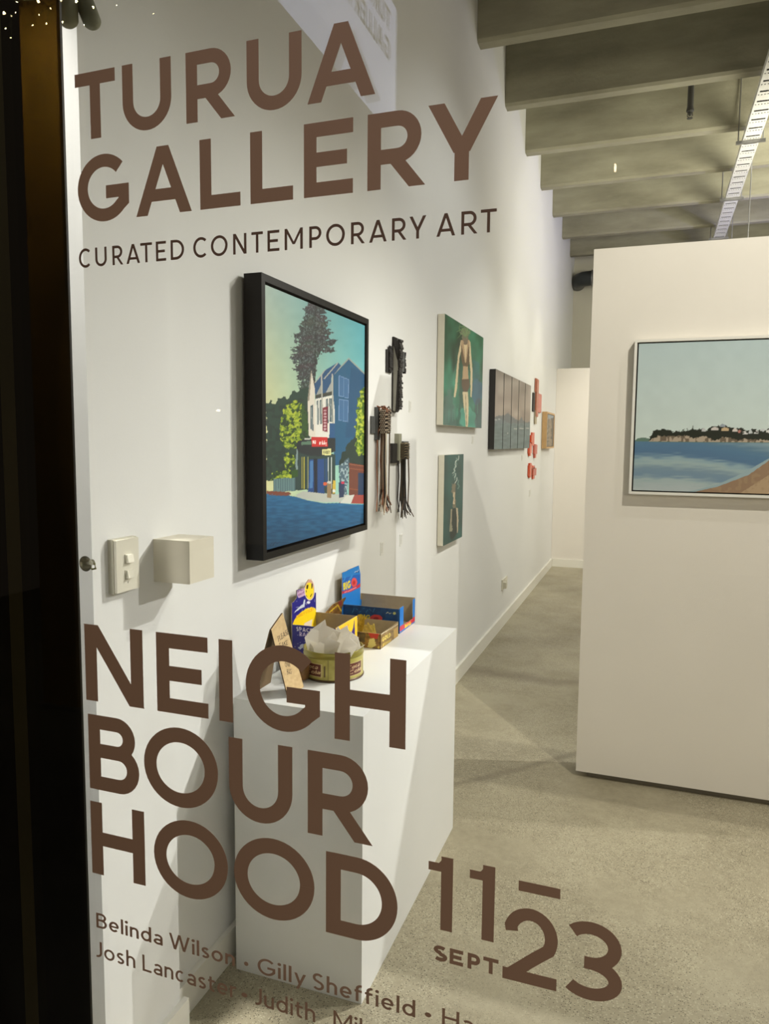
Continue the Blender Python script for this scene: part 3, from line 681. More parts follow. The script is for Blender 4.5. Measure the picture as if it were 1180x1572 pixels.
# ---- five narrow grey landscape panels
def paint_five(A):
    k = crop(740, 550, 6.836); X, Y = A.X, A.Y
    v = np.clip((Y-565)/60, 0, 1)[..., None]; n = (vnoise(X, Y, 12, 81)-.5)[..., None]
    A.C[:] = (1-v)*np.array((118, 110, 102))+v*np.array((146, 132, 120))+n*44
    A.poly([(100, 640), (150, 605), (240, 595), (270, 572), (310, 610), (350, 640), (380, 655), (400, 640), (412, 610), (425, 650), (450, 668), (500, 670), (500, 740), (100, 740)], (84, 92, 96), f=k)
    A.poly([(100, 640), (200, 640), (330, 705), (500, 735), (500, 1100), (100, 1100)], (92, 106, 112), f=k)
    A.put(Y > k(0, 740)[1]+3, (88, 104, 106)); m = Y > 650; A.put(m, np.ones_like(A.C)*np.array((86, 106, 108))+(vnoise(X, Y*2, 5, 83)-.5)[..., None]*30)
    A.line([(105, 650), (190, 640)], 1.2, (160, 166, 166), f=k); A.line([(330, 740), (490, 735)], .9, (168, 170, 166), f=k); A.line([(260, 785), (300, 782)], .9, (160, 164, 162), f=k)
    A.put(Y > 688, (122, 130, 124), .35)
fy0, fy1 = 5.349, 6.96
fd = .047; y1 = on(815, 591.7, 0, WX+fd)[1]; gp = .022; wd = (y1-fy0-4*gp)/5
names5 = ['first and nearest of five narrow grey mountain-and-water panels', 'second of five narrow grey panels, showing the rising hill', 'middle one of five narrow grey mountain-and-water panels', 'fourth of five narrow grey panels, next to the farthest', 'farthest of five narrow grey panels, beside the terracotta cross']
for i in range(5):
    a = fy0+i*(wd+gp)
    wall_pic('landscape_panel', fd, a, a+wd, 1.487, 2.066, names5[i], 'painting', 'five narrow landscape panels in a row', mat('black_panel_edge', (30, 28, 27), .6), nx=16, ny=70, paint=paint_five)
# ---- last painting in a pale wood box frame
def paint_last(A):
    X, Y = A.X, A.Y; k = crop(740, 550, 6.836)
    A.C[:] = np.array((120, 108, 92))+(vnoise(X, Y, 2.5, 91)-.5)[..., None]*60
    A.poly([(690, 560), (750, 565), (750, 640), (715, 650), (690, 620)], (140, 150, 158), f=k); A.poly([(700, 660), (722, 625), (722, 980), (700, 980)], (150, 130, 100), .6, rough=1.5, f=k)
    A.poly([(722, 640), (750, 600), (750, 990), (726, 990)], (74, 66, 54), .8, rough=1.5, f=k)
wall_pic('framed_painting', .056, 8.13, 8.80, 1.475, 1.872, 'small dark landscape in a deep pale wood frame at far end of wall', 'painting', nx=16, ny=60, paint=paint_last, border=.02, fm=mat('pale_wood_frame', (196, 160, 112), .5, noise=.08, nscale=18), inset=.004)

# ---- seascape on the partition
def paint_sea(A):
    k = crop(860, 360, 2.912); X, Y = A.X, A.Y
    v = np.clip((Y-525)/150, 0, 1)[..., None]; A.C[:] = (1-v)*np.array((180, 198, 200))+v*np.array((204, 218, 214))+(vnoise(X, Y, 14, 101)-.5)[..., None]*5
    hz = 676+(X-975)*.018
    s = Y > hz; dep = np.clip((Y-hz)/76, 0, 1)
    cur = dep+.10*np.sin((X-970)/60)-.0011*(X-970)
    def lerp(stops, t):
        out = np.zeros(t.shape+(3,)); 
        for i in range(len(stops)-1):
            a, ca = stops[i]; b, cb = stops[i+1]; m = (t >= a) & (t <= b); q = ((t-a)/(b-a))[..., None]; c = np.array(ca)*(1-q)+np.array(cb)*q; out[m] = c[m]
        out[t < stops[0][0]] = stops[0][1]; out[t > stops[-1][0]] = stops[-1][1]; return out
    n = (vnoise(X*.25, Y*1.8, 4, 103)-.5)*.10
    sea = lerp([(-.3, (150, 172, 180)), (-.05, (96, 128, 150)), (.05, (86, 122, 152)), (.26, (84, 116, 148)), (.36, (140, 166, 176)), (.45, (156, 176, 178)), (.58, (122, 146, 162)), (.7, (116, 142, 162)), (.8, (160, 178, 180)), (.95, (172, 184, 186)), (1.2, (176, 186, 188))], cur+n)
    A.put(s, sea)
    sh = inpoly(X, Y, [k(1120, 940), k(932, 1010), k(840, 1075), k(700, 1128), k(600, 1150), k(900, 1300), k(2600, 1300), k(2600, 930)]); 
    A.poly([(1300, 925), (1000, 975), (932, 1000), (830, 1060), (700, 1118), (560, 1152), (640, 1160), (900, 1120), (1300, 1000)], (150, 172, 178), f=k)
    A.put(sh, (148, 122, 98)); A.put(inpoly(X, Y, [k(1250, 960), k(932, 1075), k(790, 1165), k(2600, 1300), k(2600, 940)]), (176, 152, 122))
    A.put(sh & (vnoise(X, Y, 5, 107) > .66), (162, 138, 108), .6)
    # headland: cliffs, bush, houses
    A.poly([(333, 924), (345, 910), (380, 908), (400, 914), (400, 924)], (96, 124, 110), f=k)
    A.poly([(395, 924), (420, 893), (520, 888), (640, 893), (760, 900), (932, 905), (1400, 905), (1400, 935), (600, 930)], (176, 162, 144), f=k)
    A.put(inpoly(X, Y, [k(395, 924), k(430, 893), k(1400, 905), k(1400, 935)]) & (vnoise(X, Y*.6, 3, 109) > .55), (96, 84, 70), .8)
    top = [(395, 922), (412, 880), (440, 872), (490, 872), (500, 884), (520, 876), (545, 882), (548, 868), (562, 880), (566, 862), (572, 878), (584, 870), (588, 850), (594, 872), (630, 868), (650, 878), (670, 862), (700, 856), (745, 858), (780, 868), (800, 862), (830, 880), (860, 868), (910, 880), (932, 864), (1000, 850), (1200, 860), (1400, 850), (1400, 912), (932, 920), (880, 918), (830, 912), (790, 920), (740, 905), (690, 920), (640, 900), (600, 912), (560, 900), (500, 900), (430, 902)]
    A.poly(top, (36, 42, 34), rough=1.6, seed=111, f=k)
    r = random.Random(3)
    for x, y, w, c in ((640, 873, 18, (190, 192, 192)), (690, 868, 30, (206, 200, 196)), (735, 870, 34, (200, 176, 140)), (725, 854, 22, (150, 160, 170)), (780, 874, 22, (214, 206, 200)), (800, 880, 14, (188, 130, 120)), (825, 886, 22, (216, 216, 214)), (850, 882, 18, (198, 204, 206)), (875, 884, 20, (214, 214, 214)), (905, 876, 26, (196, 200, 204)), (930, 880, 20, (220, 220, 218)), (980, 876, 30, (214, 214, 210)), (1040, 880, 34, (200, 190, 176)), (1110, 876, 30, (210, 210, 208)), (1200, 882, 36, (214, 210, 204))):
        A.poly([(x-w/2, y+7), (x-w/2, y-2), (x, y-9), (x+w/2, y-2), (x+w/2, y+7)], c, f=k)
    for q in range(60):
        x = 600+q*9; A.ell(*k(x, 890+r.randint(-10, 10)), 1.6, 1.2, (34, 40, 32))
    A.line([(400, 926), (932, 932), (1400, 938)], 1.2, (90, 124, 120), f=k)
sr = empty('framed_seascape', (.45, 3.401, 1.32), 'wide seascape in a thin white frame on the cream partition', 'painting')
sx0, sx1, sz0, sz1, syf = -.084, 1.06, 1.322, 1.978, 3.361
bm = bmesh.new(); w = .011
for a in ((sx0, sx0+w, sz0, sz1), (sx1-w, sx1, sz0, sz1), (sx0+w, sx1-w, sz0, sz0+w), (sx0+w, sx1-w, sz1-w, sz1)): box(bm, a[0], a[1], syf, 3.396, a[2], a[3])
obj('frame', bm, mat('white_frame_paint', (226, 224, 216), .4), sr)
obj('shadow_gap_backing', nb(sx0+w, sx1-w, 3.386, 3.396, sz0+w, sz1-w), M_black, sr)
g = w+.006
A = Art((sx0+g, syf+.004, sz0+g), (sx1-sx0-2*g, 0, 0), (0, 0, sz1-sz0-2*g), 400, 230); paint_sea(A); A.mesh('canvas', sr, t=.018, mats=[art_mat('varnished_canvas', .3, .1), M_canvas])

# ================================================================== LIGHT SWITCH and WALL BOX
def bv(root, name, a, mtl, b=.002, smooth=False): return obj(name, nb(*a), mtl, root, bevel=b)
sw = empty('light_switch', (NX, 1.31, 1.205), 'white double light switch plate near the window edge of left wall', 'switch')
bv(sw, 'mounting_block', (NX, NX+.014, 1.272, 1.349, 1.207, 1.325), mat('switch_base_plastic', (200, 196, 178), .35), .002)
bv(sw, 'face_plate', (NX+.0145, NX+.021, 1.274, 1.347, 1.209, 1.323), M_plastic, .003)
for z in (1.279, 1.245):
    r_ = bv(sw, 'rocker_surround', (NX+.0212, NX+.023, 1.300, 1.325, z-.009, z+.011), M_plastic, .001)
    bm = bmesh.new(); vs = box(bm, NX+.0232, NX+.0262, 1.303, 1.322, z-.0075, z+.0095)
    for v in bm.verts:
        if v.co.x > NX+.025 and v.co.z < z: v.co.x += .003
    obj('rocker', bm, M_plastic, sw, bevel=.0008)
obj('screw_cap', nb(NX+.0212, NX+.022, 1.309, 1.313, 1.226, 1.230), M_plastic, sw)
wb = empty('wall_box', (NX, 1.476, 1.207), 'off-white cube-shaped box jutting from wall right of the light switch', 'wall box')
bv(wb, 'box_body', (NX, -.988, 1.426, 1.527, 1.207, 1.3075), mat('wall_box_plastic', (214, 208, 190), .55, noise=.02), .0025)
bv(wb, 'front_cover', (-.9878, -.986, 1.4265, 1.5265, 1.2075, 1.307), mat('wall_box_plastic', (214, 208, 190), .55), .0006)
# power outlet low on the wall
ol = empty('power_outlet', (WX, 6.15, .31), 'white double power outlet low on the wall near the far baseboard', 'outlet')
bv(ol, 'outlet_plate', (WX, WX+.01, 6.02, 6.24, .315, .40), M_plastic, .002)
for y in (6.05, 6.17): bv(ol, 'plug_adaptor' if y < 6.1 else 'socket_face', (WX+.0102, WX+(.035 if y < 6.1 else .014), y, y+.05, .325, .375), M_plastic, .002)
# exhibit cards
cards = [((629, 624), 'exhibit card right of the black cross', .036, .055), ((585.5, 842), 'exhibit card under the copper-roped tassel piece', .04, .058), ((615, 829), 'exhibit card under the darker tassel piece', .04, .058), ((725, 675), 'exhibit card below right corner of large green canvas', .05, .05), ((801, 703), 'exhibit card under the fourth grey panel', .06, .05), ((813, 757), 'exhibit card below the orange ceramic pieces', .09, .07)]
for (px, lb, w_, h_) in cards:
    p = on(px[0], px[1], 0, WX); c = empty('exhibit_card', (WX, p[1], p[2]-h_/2), 'small white '+lb, 'card', 'exhibit cards on the left wall')
    obj('card', nb(WX, WX+.0025, p[1]-w_/2, p[1]+w_/2, p[2]-h_/2, p[2]+h_/2), mat('card_stock', (222, 221, 214), .6), c)
    bm = bmesh.new()
    for i in range(6): box(bm, WX+.0025, WX+.0029, p[1]-w_*.36, p[1]+w_*(.3-.1*(i % 3)), p[2]+h_*(.34-.13*i), p[2]+h_*(.37-.13*i))
    t = obj('printed_lines', bm, mat('grey_print', (140, 140, 136), .7), c); t['kind'] = 'stuff'

# ================================================================== CROSS AND TASSEL WORKS
M_charred = mat('charred_wood', (26, 22, 20), .55, noise=.3, nscale=60, bump=.8, bscale=180)
M_greyw = mat('grey_washed_wood', (150, 148, 138), .55, noise=.12, nscale=30, bump=.2, bscale=90)
M_slate = mat('slate_grey_wood', (84, 86, 86), .5, noise=.15, nscale=30)
def ragged(bm, x0, x1, y0, y1, z0, z1, n=12, amp=.004, seed=0):
    """board with a bitten front: stack of uneven blocks"""
    r = random.Random(seed); dz = (z1-z0)/n
    for i in range(n):
        e = r.uniform(-amp, amp); f = r.uniform(-amp, amp)
        box(bm, x0, x1+e, y0, y1+f, z0+i*dz, z0+(i+1)*dz-dz*.12)
cr = empty('wooden_cross', (WX, 3.24, 1.66), 'black charred wooden cross with pale side, right of the large framed painting', 'cross')
cy = 3.215
obj('back_board', nb(WX, WX+.006, cy-.004, cy+.05, 1.672, 2.01), M_charred, cr)
bm = bmesh.new(); slab(bm, [(WX+.006, cy, 1.68), (WX+.006, cy, 1.975), (WX+.016, cy, 1.94), (WX+.026, cy, 1.90), (WX+.028, cy, 1.86), (WX+.020, cy, 1.69), (WX+.013, cy, 1.675)], (0, 1, 0), .04); obj('pale_wedge', bm, M_greyw, cr)
bm = bmesh.new(); ragged(bm, WX+.0285, WX+.037, cy+.002, cy+.045, 1.685, 2.0, 30, .0035, 1); obj('charred_front', bm, M_charred, cr)
bm = bmesh.new(); slab(bm, [(WX+.006, cy-.003, 1.985), (WX+.026, cy-.003, 1.91), (WX+.030, cy-.003, 1.97), (WX+.022, cy-.003, 2.005), (WX+.006, cy-.003, 2.012)], (0, 1, 0), .04); obj('charred_cap', bm, M_charred, cr)
bm = bmesh.new(); slab(bm, [(WX+.020, cy-.002, 1.69), (WX+.0275, cy-.002, 1.86), (WX+.0285, cy-.002, 1.86), (WX+.030, cy-.002, 1.685), (WX+.022, cy-.002, 1.672)], (0, 1, 0), .03); obj('dark_edge', bm, M_charred, cr)
bm = bmesh.new(); box(bm, WX, WX+.006, 3.125, 3.19, 1.845, 1.945); ragged(bm, WX+.006, WX+.0115, 3.15, 3.19, 1.85, 1.965, 12, .0025, 2); obj('left_arm', bm, M_charred, cr)
bm = bmesh.new(); box(bm, WX, WX+.026, 3.262, 3.318, 1.862, 1.953); obj('right_arm', bm, M_slate, cr)
bm = bmesh.new(); ragged(bm, WX+.016, WX+.030, 3.318, 3.326, 1.855, 1.953, 12, .0025, 5); obj('right_arm_fringe', bm, M_charred, cr)

def tassel(name, label, yc, ztop, zw0, zw1, zend, mats, wy, wx, n, seed, plates):
    root = empty(name, (WX, yc, zend), label, 'wall sculpture', 'two wooden pieces with long tassels')
    for i, (y0, y1, z0, z1, x0, x1, mm) in enumerate(plates): obj('wooden_plate', nb(WX+x0, WX+x1, y0, y1, z0, z1), mm, root)
    # woven block: rows of little beads/knots
    bm = bmesh.new(); r = random.Random(seed); bm2 = bmesh.new()
    rows, cols = 12, 7
    for i in range(rows):
        for j in range(cols):
            z = zw0+(zw1-zw0)*(i+.5)/rows; y = yc-wy/2+wy*(j+.5)/cols; q = bm if (i+j) % 2 else bm2
            tube(q, [(WX+wx-.004, y, z-.004), (WX+wx+.004+r.uniform(0, .003), y, z), (WX+wx-.004, y, z+.004)], .0045, 5)
            x = WX+.02+(wx-.02)*(j+.5)/cols
            tube(q, [(x, yc-wy/2+.004, z-.004), (x, yc-wy/2-.003, z), (x, yc-wy/2+.004, z+.004)], .0042, 5)
    obj('knotted_weave', bm, mats[0], root)['kind'] = 'stuff'; obj('knotted_weave', bm2, mats[1], root)['kind'] = 'stuff'
    obj('weave_core', nb(WX+.018, WX+wx-.002, yc-wy/2+.004, yc+wy/2-.004, zw0, zw1), mats[2], root)
    # cords
    for j in range(n):
        y = yc-wy/2+wy*((j*.618) % 1); x = WX+.010+(wx-.008)*((j*.38) % 1); pts = []
        e = zend+r.uniform(0, .05); sp = r.uniform(-1, 1); sx = r.uniform(-.2, 1.2)
        top = zw0+.01
        if j % 3 == 0 and ztop > zw1: pts += [(x, y, zw0), (WX+wx+.004, y, zw1+.002), (x-.004, y, ztop), (x-.02 if x > WX+.04 else x+.01, y, zw1)]; pts = pts[::-1]
        pts += [(x, y, top), (x+r.uniform(-.003, .003), y+r.uniform(-.005, .005), top*.6+e*.4), (x+r.uniform(-.004, .004), y*.7+yc*.3, top*.2+e*.8), (x+sx*.012, y+sp*.03, e+.015), (x+sx*.024, y+sp*.055, e-.012)]
        bm = bmesh.new(); tube(bm, pts, .0036, 6, .0022); obj('cord', bm, mats[3+j % (len(mats)-3)], root)
    return root
M_cop = mat('copper_cord', (150, 98, 70), .5, noise=.1); M_crm = mat('cream_cord', (206, 190, 168), .7, noise=.05); M_blk = mat('black_cord', (34, 28, 26), .6)
M_brn = mat('brown_cord', (96, 78, 60), .6, noise=.1); M_tan = mat('tan_knots', (140, 126, 98), .6, noise=.1)
tassel('tassel_sculpture', 'copper and cream roped tassel piece hanging lower left of the black cross', 3.03, 1.69, 1.575, 1.672, 1.235,
       [M_crm, M_blk, M_brn, M_cop, M_crm, M_blk, M_brn, M_cop, M_blk], .045, .048, 30, 3,
       [(2.94, 2.995, 1.572, 1.645, 0, .006, M_slate), (2.99, 3.03, 1.545, 1.685, .0, .012, M_slate), (3.06, 3.13, 1.58, 1.655, 0, .026, mat('olive_plate', (110, 108, 92), .6))])
tassel('tassel_sculpture', 'darker brown tassel piece hanging lower right of the black cross', 3.31, 1.50, 1.46, 1.53, 1.19,
       [M_tan, M_blk, M_brn, M_blk, M_brn, mat('grey_cord', (110, 104, 92), .6), M_blk, M_brn], .045, .044, 28, 9,
       [(3.26, 3.30, 1.45, 1.575, 0, .022, mat('pale_olive_plate', (150, 150, 132), .6)), (3.20, 3.26, 1.44, 1.53, 0, .014, M_charred), (3.33, 3.40, 1.455, 1.54, 0, .024, M_slate)])

# terracotta cross and orange ceramic pieces
M_terr = mat('terracotta_glaze', (178, 108, 84), .45, noise=.12, nscale=30, bump=.3); M_or = mat('orange_glaze', (205, 72, 16), .3, noise=.15, nscale=40, bump=.4); M_rd = mat('coral_glaze', (190, 92, 74), .35, noise=.1, nscale=40, bump=.3)
M_pale = mat('pale_clay', (176, 164, 140), .6)
def P3(px, d=0): return on(px[0], px[1], 0, WX+d)
tc = empty('ceramic_cross', (WX, 7.7, 1.55), 'terracotta ceramic cross between the five grey panels and last painting', 'cross')
def pbox(bm, xa, xb, ya, yb, d0, d1):
    """block on the wall whose outline at depth d1 the photo shows between px (xa,ya)-(xb,yb)"""
    a = P3((xa, (ya+yb)/2), d1); b = P3((xb, (ya+yb)/2), d1); zt = P3(((xa+xb)/2, ya), d1)[2]; zb = P3(((xa+xb)/2, yb), d1)[2]
    box(bm, WX+d0, WX+d1, a[1], b[1], zb, zt)
for nm, a, mm in (('upright', (823.5, 826.5, 582, 640), M_terr), ('arm_block', (823.5, 831, 604, 633), M_rd), ('top_block', (822.5, 825, 581, 602), M_terr), ('foot_block', (821.5, 824, 630, 651), M_pale)):
    bm = bmesh.new(); pbox(bm, a[0], a[1], a[2], a[3], .004, .022 if nm == 'upright' else .016); obj(nm, bm, mm, tc, bevel=.003)
bm = bmesh.new(); pbox(bm, 818.2, 821, 603, 632, 0, .012); obj('back_arm', bm, M_charred, tc)
for i, (blocks, lb, mm) in enumerate([([(816.5, 820, 664, 684), (815.5, 818, 668, 679)], 'top orange piece, above two others', M_or), ([(811.5, 816, 682, 696), (813, 815, 680, 700)], 'left orange piece of the ceramic trio', M_or), ([(819.5, 824.5, 683, 697), (821, 823, 682, 703)], 'right coral piece of the ceramic trio', M_rd), ([(811.5, 817, 714, 730), (813, 815.5, 711, 733), (816, 821, 718, 729), (818.5, 823, 719, 730), (818, 820.5, 715, 735)], 'lowest bright orange cluster', M_or)]):
    p = P3(((blocks[0][0]+blocks[0][1])/2, blocks[0][3])); r_ = empty('ceramic_relief', tuple(p), 'small orange ceramic relief on the wall, '+lb, 'ceramic', 'small orange ceramic reliefs')
    for j, b in enumerate(blocks):
        bm = bmesh.new(); pbox(bm, *b, .002, .014+.004*(j % 2)); obj('clay_block', bm, mm if j < 2 else M_rd if j == 3 else M_or, r_, bevel=.002)

# ================================================================== ITEMS ON THE PLINTH
M_blue = mat('blue_card', (20, 112, 196), .45); M_navy = mat('navy_card', (24, 22, 120), .45)
def card_panel(root, name, O, U, V, nx, ny, paint, t=.0016, inside=M_card, keep=None, rough=.4):
    A = Art(O, U, V, nx, ny); paint(A)
    if keep is not None: A.keep = keep(A)
    return A.mesh(name, root, t=t, mats=[art_mat('printed_card', .42, .02), inside])
# --- candy stick box (navy)
sx, ex_, ys, ye, zb = -1.10, -.942, 2.165, 2.352, PZ+.001
cb = empty('candy_box', ((sx+ex_)/2, (ys+ye)/2, PZ), 'navy and yellow open candy stick box with upright header card', 'box')
k4 = crop(440, 860, 5.364); k5 = crop(440, 880, 14.75)
def p_front(A):
    A.fill((28, 24, 128)); A.text('SPACE', k4(80, 582), (25, 3), (-.3, -6.5), (226, 216, 232), .2); A.text('RACE', k4(105, 622), (20, 2.6), (-.3, -6), (206, 190, 224), .2)
    A.poly([(50, 516), (250, 536), (250, 545), (50, 530)], (240, 232, 200), f=k4)
    A.ell(*k4(130, 705), 4, 2.6, (200, 204, 226)); A.poly([(90, 720), (150, 690), (160, 700), (110, 735)], (190, 196, 220), f=k4)
    for i in range(18): r = random.Random(i); A.ell(*k4(50+r.random()*170, 600+r.random()*160), .35, .35, (230, 230, 240))
card_panel(cb, 'front_wall', (sx, ys, zb), (ex_-sx, 0, 0), (0, 0, .114), 90, 70, p_front)
def p_side(A):
    A.fill((236, 196, 40)); A.poly([(545, 560), (560, 470), (560, 620), (520, 640)], (60, 44, 120), f=k4)
    A.text('CANDY', k4(420, 610), (17, -10), (0, -6), (226, 110, 30), .2)
card_panel(cb, 'right_wall', (ex_, ys, zb), (0, ye-ys, 0), (0, 0, .116), 60, 60, p_side)
obj('back_wall', nb(sx, ex_, ye, ye+.0016, zb, zb+.115), M_card, cb); obj('base', nb(sx, ex_, ys, ye, PZ+.0002, PZ+.0018), M_card, cb)
def p_head(A):
    A.fill((28, 24, 128))
    f = k5
    A.ell(*f(400, 1130), 22, 24, (28, 24, 128))
    m = inpoly(A.X, A.Y, [f(130, 1160), f(170, 1060), f(240, 960), f(340, 870), f(450, 800), f(560, 765), f(640, 790), f(670, 850), f(665, 1200), f(130, 1300)]); A.put(m, (250, 214, 24))
    A.put(m & inpoly(A.X, A.Y, [f(400, 1130), f(580, 1040), f(560, 1200), f(380, 1200)]), (232, 214, 190))
    A.text('CANDY STICKS', f(215, 1030), (27, -13), (-.6, -4.6), (236, 150, 20), .2, .1)
    A.poly([(235, 400), (400, 325), (420, 500), (265, 560), (235, 490)], (204, 170, 200), f=f)
    A.text('SPACE', f(245, 445), (10.5, -5), (0, -3.6), (90, 30, 90), .24); A.text('RACE', f(265, 520), (9, -4.4), (0, -3.6), (120, 50, 120), .24)
    A.poly([(160, 910), (200, 850), (300, 750), (370, 700), (390, 600), (420, 600), (400, 760), (320, 800), (230, 850)], (206, 214, 226), f=f)
    A.ell(*f(490, 660), 2.6, 2.0, (230, 232, 240)); 
    for i in range(22): r = random.Random(i+9); A.ell(*f(170+r.random()*480, 600+r.random()*250), .4, .4, (220, 224, 240))
    A.ell(*f(520, 370), 8.0, 16.5, (240, 226, 210)); A.ell(*f(520, 370), 7.2, 15.4, (206, 160, 140)); A.ell(*f(512, 400), 6.6, 13, (246, 216, 20))
    for q in ([(450, 265), (495, 262), (480, 350), (445, 360)], [(560, 230), (590, 240), (580, 340), (555, 350)], [(430, 400), (455, 385), (445, 450)], [(425, 490), (450, 500), (465, 550)], [(560, 460), (575, 470), (545, 540), (525, 530)]): A.poly(q, (40, 24, 20), f=f)
def k_head(A):
    f = k5; pts = [f(100, 1400), f(108, 672), f(150, 655), f(222, 560), f(222, 378), f(405, 318), f(440, 220), f(500, 135), f(560, 128), f(605, 200), f(625, 300), f(628, 440), f(690, 425), f(690, 1500)]
    X, Y = A.X.copy(), A.Y.copy()
    a = inpoly(X, Y, pts); a[:3, :] = True; return a | (A.v < .5)
card_panel(cb, 'header_card', (sx, ys, zb), (0, ye-ys, 0), (0, 0, .255), 90, 150, p_head, t=.003, keep=k_head)
# --- big blue box
bx0, bx1, by0, by1 = -1.10, -.866, 2.592, 2.785
bb = empty('candy_box', ((bx0+bx1)/2, (by0+by1)/2, PZ), 'bright blue open candy box with tall BIG header at the back', 'box')
k6 = crop(510, 860, 19.67)
def p_bfront(A):
    X, Y = A.X, A.Y; A.fill((14, 72, 128)); A.put(vnoise(X, Y, 6, 5) > .6, (10, 56, 108), .7); A.poly([(440, 330), (960, 370), (960, 402), (440, 362)], (40, 150, 226), f=k4)
    A.poly([(920, 370), (960, 370), (960, 620), (928, 620)], (26, 124, 214), f=k4)
    A.text('BIG', k4(600, 476), (17, 1.6), (0, -6), (206, 190, 40), .26, .08); A.ell(*k4(735, 480), 9.5, 6, (206, 66, 66)); A.ell(*k4(735, 480), 4, 2.4, (150, 40, 46))
    A.line([k4(818, 438), k4(832, 428), (k4(846, 440)), k4(862, 434)], .8, (210, 214, 190)); A.ell(*k4(886, 438), 2.4, 2, (190, 196, 120))
    for i in range(7): A.line([(540+i*28, 430-(i % 2)*30), (556+i*28, 396+(i % 3)*12)], 1.1, (44, 120, 170), f=k4)
card_panel(bb, 'front_wall', (bx0, by0, zb), (bx1-bx0, 0, 0), (0, 0, .094), 130, 56, p_bfront, inside=M_card)
def p_bside(A):
    A.fill((24, 126, 220)); A.poly([(930, 548), (1070, 450), (1070, 490), (930, 590)], (214, 40, 70), f=k4); A.text('BIG', k4(972, 560), (10, -6), (0, -5), (246, 214, 40), .26, .08)
def k_bside(A):
    X, Y = A.X, A.Y; cut = inpoly(X, Y, [k4(962, 200), k4(962, 530), k4(1036, 482), k4(1036, 200)]); return ~cut
card_panel(bb, 'right_wall', (bx1, by0, zb), (0, by1-by0, 0), (0, 0, .098), 70, 70, p_bside, keep=k_bside)
obj('back_wall', nb(bx0, bx1, by1, by1+.0016, zb, zb+.1), M_card, bb); obj('left_wall', nb(bx0-.0005, bx0+.0012, by0, by1, zb, zb+.1), M_card, bb); obj('base', nb(bx0, bx1, by0, by1, PZ+.0002, PZ+.0018), M_card, bb)
def p_bhead(A):
    f = k6; X, Y = A.X, A.Y; v = np.clip((Y-868)/50, 0, 1)[..., None]
    A.C[:] = np.array((10, 132, 216))*(1-v)+np.array((20, 130, 224))*v; A.put(inpoly(X, Y, [f(240, 560), f(420, 520), f(700, 440), f(850, 420), f(850, 760), f(240, 960)]), (8, 92, 196), .75)
    A.poly([(255, 960), (560, 860), (845, 700), (845, 800), (560, 950), (255, 1030)], (206, 34, 70), f=f); A.line([(360, 975), (560, 905), (730, 820)], 1.4, (250, 150, 160), f=f)
    A.text('BIG', f(330, 915), (11.6, -4.6), (-.2, -11.5), (248, 228, 40), .26, .06)
    A.ell(*f(662, 680), 4.8, 7.6, (20, 60, 150)); A.ell(*f(660, 675), 4.5, 7.2, (236, 80, 86)); A.ell(*f(655, 680), 2, 3.4, (200, 40, 50)); 
    A.poly([(700, 330), (800, 280), (800, 370), (700, 390)], (10, 60, 130), .6, f=f); A.line([f(670, 370), f(720, 330), f(750, 350), f(790, 290)], .8, (200, 222, 240))
    for q in ([(300, 650), (360, 560), (380, 440), (395, 560), (350, 640)], [(480, 600), (540, 520), (600, 440), (600, 500), (560, 570)]): A.poly(q, (70, 170, 240), .7, f=f)
def k_bhead(A):
    f = k6; return inpoly(A.X, A.Y, [f(205, 1800), f(205, 410), f(350, 345), f(800, 150), f(850, 400), f(850, 1900)]) | (A.v < .3)
card_panel(bb, 'header_card', (bx0+.0035, by0-.012, zb), (0, by1-by0+.012, 0), (0, 0, .26), 90, 120, p_bhead, t=.002, keep=k_bhead)
# --- gold chocolate box
gx0, gx1, gy0, gy1 = -1.085, -.861, 2.37, 2.56
gb = empty('candy_box', ((gx0+gx1)/2, (gy0+gy1)/2, PZ), 'low gold and brown open sweet box in front of blue box', 'box')
def p_gfront(A):
    X, Y = A.X, A.Y; A.C[:] = np.array((84, 60, 26))+(vnoise(X, Y, 3, 7)[..., None])*np.array((70, 56, 20)); A.poly([(670, 595), (760, 605), (745, 650), (690, 640)], (176, 40, 34), f=k4)
    A.poly([(680, 650), (720, 640), (735, 700), (700, 725), (665, 715)], (206, 196, 120), f=k4); A.ell(*k4(755, 718), 1.8, 1.8, (200, 180, 70)); A.poly([(600, 600), (650, 600), (640, 680), (600, 670)], (50, 50, 50), .6, f=k4)
card_panel(gb, 'front_wall', (gx0, gy0, zb), (gx1-gx0, 0, 0), (0, 0, .054), 90, 30, p_gfront)
def p_gside(A):
    X, Y = A.X, A.Y; A.C[:] = np.array((122, 92, 36))+(vnoise(X, Y, 3, 9)[..., None]-.3)*50
    A.text('GOLD', k4(786, 672), (13, -8), (0, -6.5), (222, 200, 90), .24, .1); A.text('RUSH', k4(790, 712), (12, -7), (0, -4.6), (204, 176, 74), .24, .1); A.poly([(880, 570), (920, 540), (922, 640), (884, 650)], (176, 140, 60), f=k4); A.line([(780, 610), (925, 520)], 1, (200, 190, 160), f=k4)
card_panel(gb, 'right_wall', (gx1, gy0, zb), (0, gy1-gy0, 0), (0, 0, .053), 60, 34, p_gside)
obj('back_wall', nb(gx0, gx1, gy1, gy1+.0016, zb, zb+.054), M_card, gb); obj('left_wall', nb(gx0-.001, gx0+.0005, gy0, gy1, zb, zb+.053), M_card, gb); obj('base', nb(gx0, gx1, gy0, gy1, PZ+.0002, PZ+.0018), M_card, gb)
def p_gflap(A):
    X, Y = A.X, A.Y; A.C[:] = np.array((70, 46, 20))+(vnoise(X, Y, 3, 12)[..., None])*np.array((80, 60, 20)); A.ell(*k4(440, 350), 3, 5, (120, 40, 36)); A.line([(350, 430), (420, 370), (450, 420)], 1.8, (196, 160, 40), f=k4)
